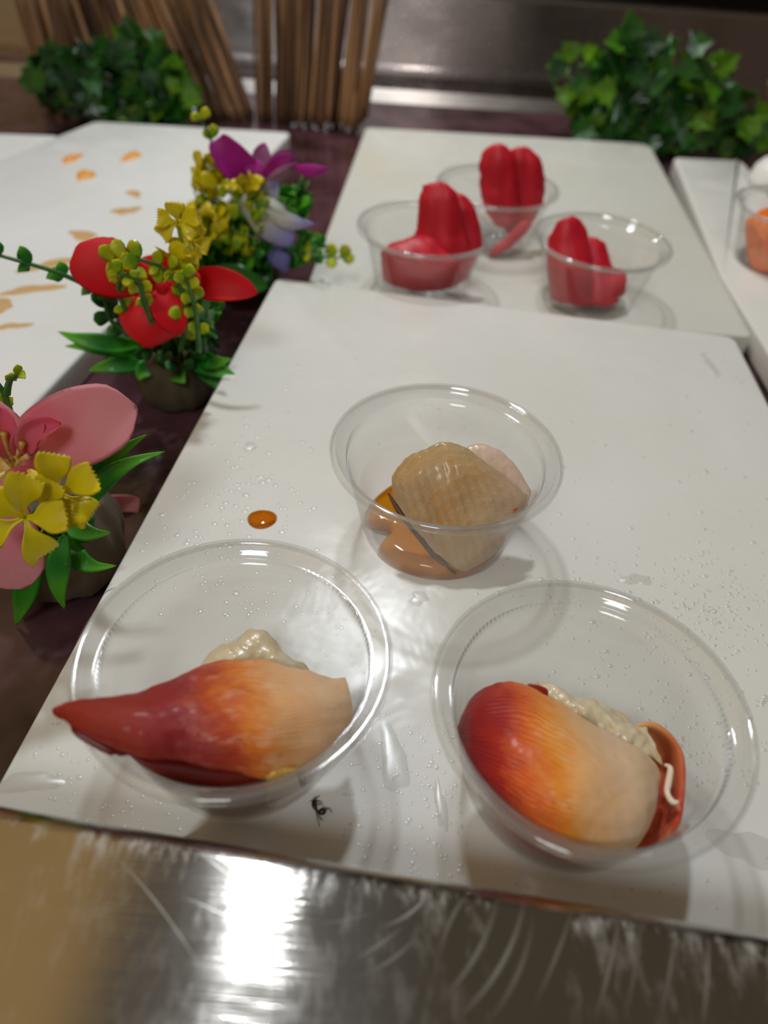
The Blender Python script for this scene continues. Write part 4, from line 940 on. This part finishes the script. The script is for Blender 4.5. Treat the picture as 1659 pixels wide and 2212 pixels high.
# water beads: countless fine spray, one object
rnd = random.Random(11); mb = MB()
def bead(c, r, h):
    n = 8; vs = [Vector((c.x, c.y, c.z + h))]; fs = []
    el = rnd.uniform(.8, 1.25)
    for s, q in ((.45, .88), (.8, .55), (1, 0)):
        for i in range(n): a = 6.2832 * i / n; vs.append(Vector((c.x + r * s * math.cos(a) * el, c.y + r * s * math.sin(a), c.z + h * q)))
    for i in range(n): fs.append((0, 1 + i, 1 + (i + 1) % n))
    for k in (0, 1):
        for i in range(n): a, b = 1 + k * n + i, 1 + k * n + (i + 1) % n; fs.append((a, a + n, b + n, b))
    mb.add(vs, fs)
cups_xy = [(CL, .0262), (CR_, .0262), (CM, .0262)]
def ok(p): return all((p.xy - c.xy).length > r + .001 for c, r in cups_xy) and (p.xy - sd.xy).length > .0065 and -.088 + .0225 * (p.y - .083) / .277 < p.x < .162 and p.y < .33
def spray(x0, x1, y0, y1, n, r0, r1, gauss=False):
    k = 0
    while k < n:
        x, y = (rnd.gauss((x0 + x1) / 2, (x1 - x0) / 4), rnd.gauss((y0 + y1) / 2, (y1 - y0) / 4)) if gauss else (rnd.uniform(x0, x1), rnd.uniform(y0, y1))
        p = G(x, y, 0); k += 1
        if ok(p) and p.y > .066: r = rnd.uniform(r0, r1) * rnd.uniform(.8, 1.5); bead(p, r, r * .2)
spray(440, 640, 930, 1210, 110, .0005, .00095, True)
spray(300, 560, 1040, 1330, 110, .0004, .0008)
spray(60, 420, 1560, 1800, 120, .0003, .0006)
spray(430, 830, 1180, 1500, 90, .0003, .0007)
spray(740, 1000, 1540, 1900, 170, .0003, .0006)
spray(1180, 1659, 1240, 1700, 330, .0003, .0006)
spray(1400, 1659, 1180, 1420, 170, .0003, .0006, True)
spray(600, 1659, 760, 1300, 150, .0003, .0009)
spray(1000, 1500, 1180, 1320, 60, .0003, .0006)
spray(1000, 1659, 1740, 2000, 40, .0003, .0005)
tag(mk('water_beads', mb, M['water']), 'fine beads of water scattered over the front white board', 'water drops', kind='stuff')
# larger lens-shaped puddles
for i, (x, y, rx, ry, ang, lab) in enumerate([(905, 1292, 22, 14, 0, 'small bright puddle of water just below the cup of soy sauce'), (1375, 1252, 28, 13, .2, 'small pale puddle of water above the front right cup'), (1535, 790, 9, 24, .2, 'thin wet streak near the far right corner of the front board'),
        (60, 1690, 60, 26, .2, 'shallow puddle of water at the lower left corner of the front board'), (850, 1640, 34, 60, .3, 'tall wet patch between the two front cups'), (952, 1740, 12, 56, .1, 'narrow wet streak beside the front right cup'), (1610, 1830, 60, 40, 0, 'shallow puddle of water at the lower right corner of the front board'), (540, 965, 16, 9, 0, 'small splash of water left of the middle cup')]):
    tag(mk('water_puddle', splat('w', MB(), x, y, rx, ry, .0001, .0006, ang, i + 70, 32), M['water']), lab, 'water', 'clear puddles on the front board')
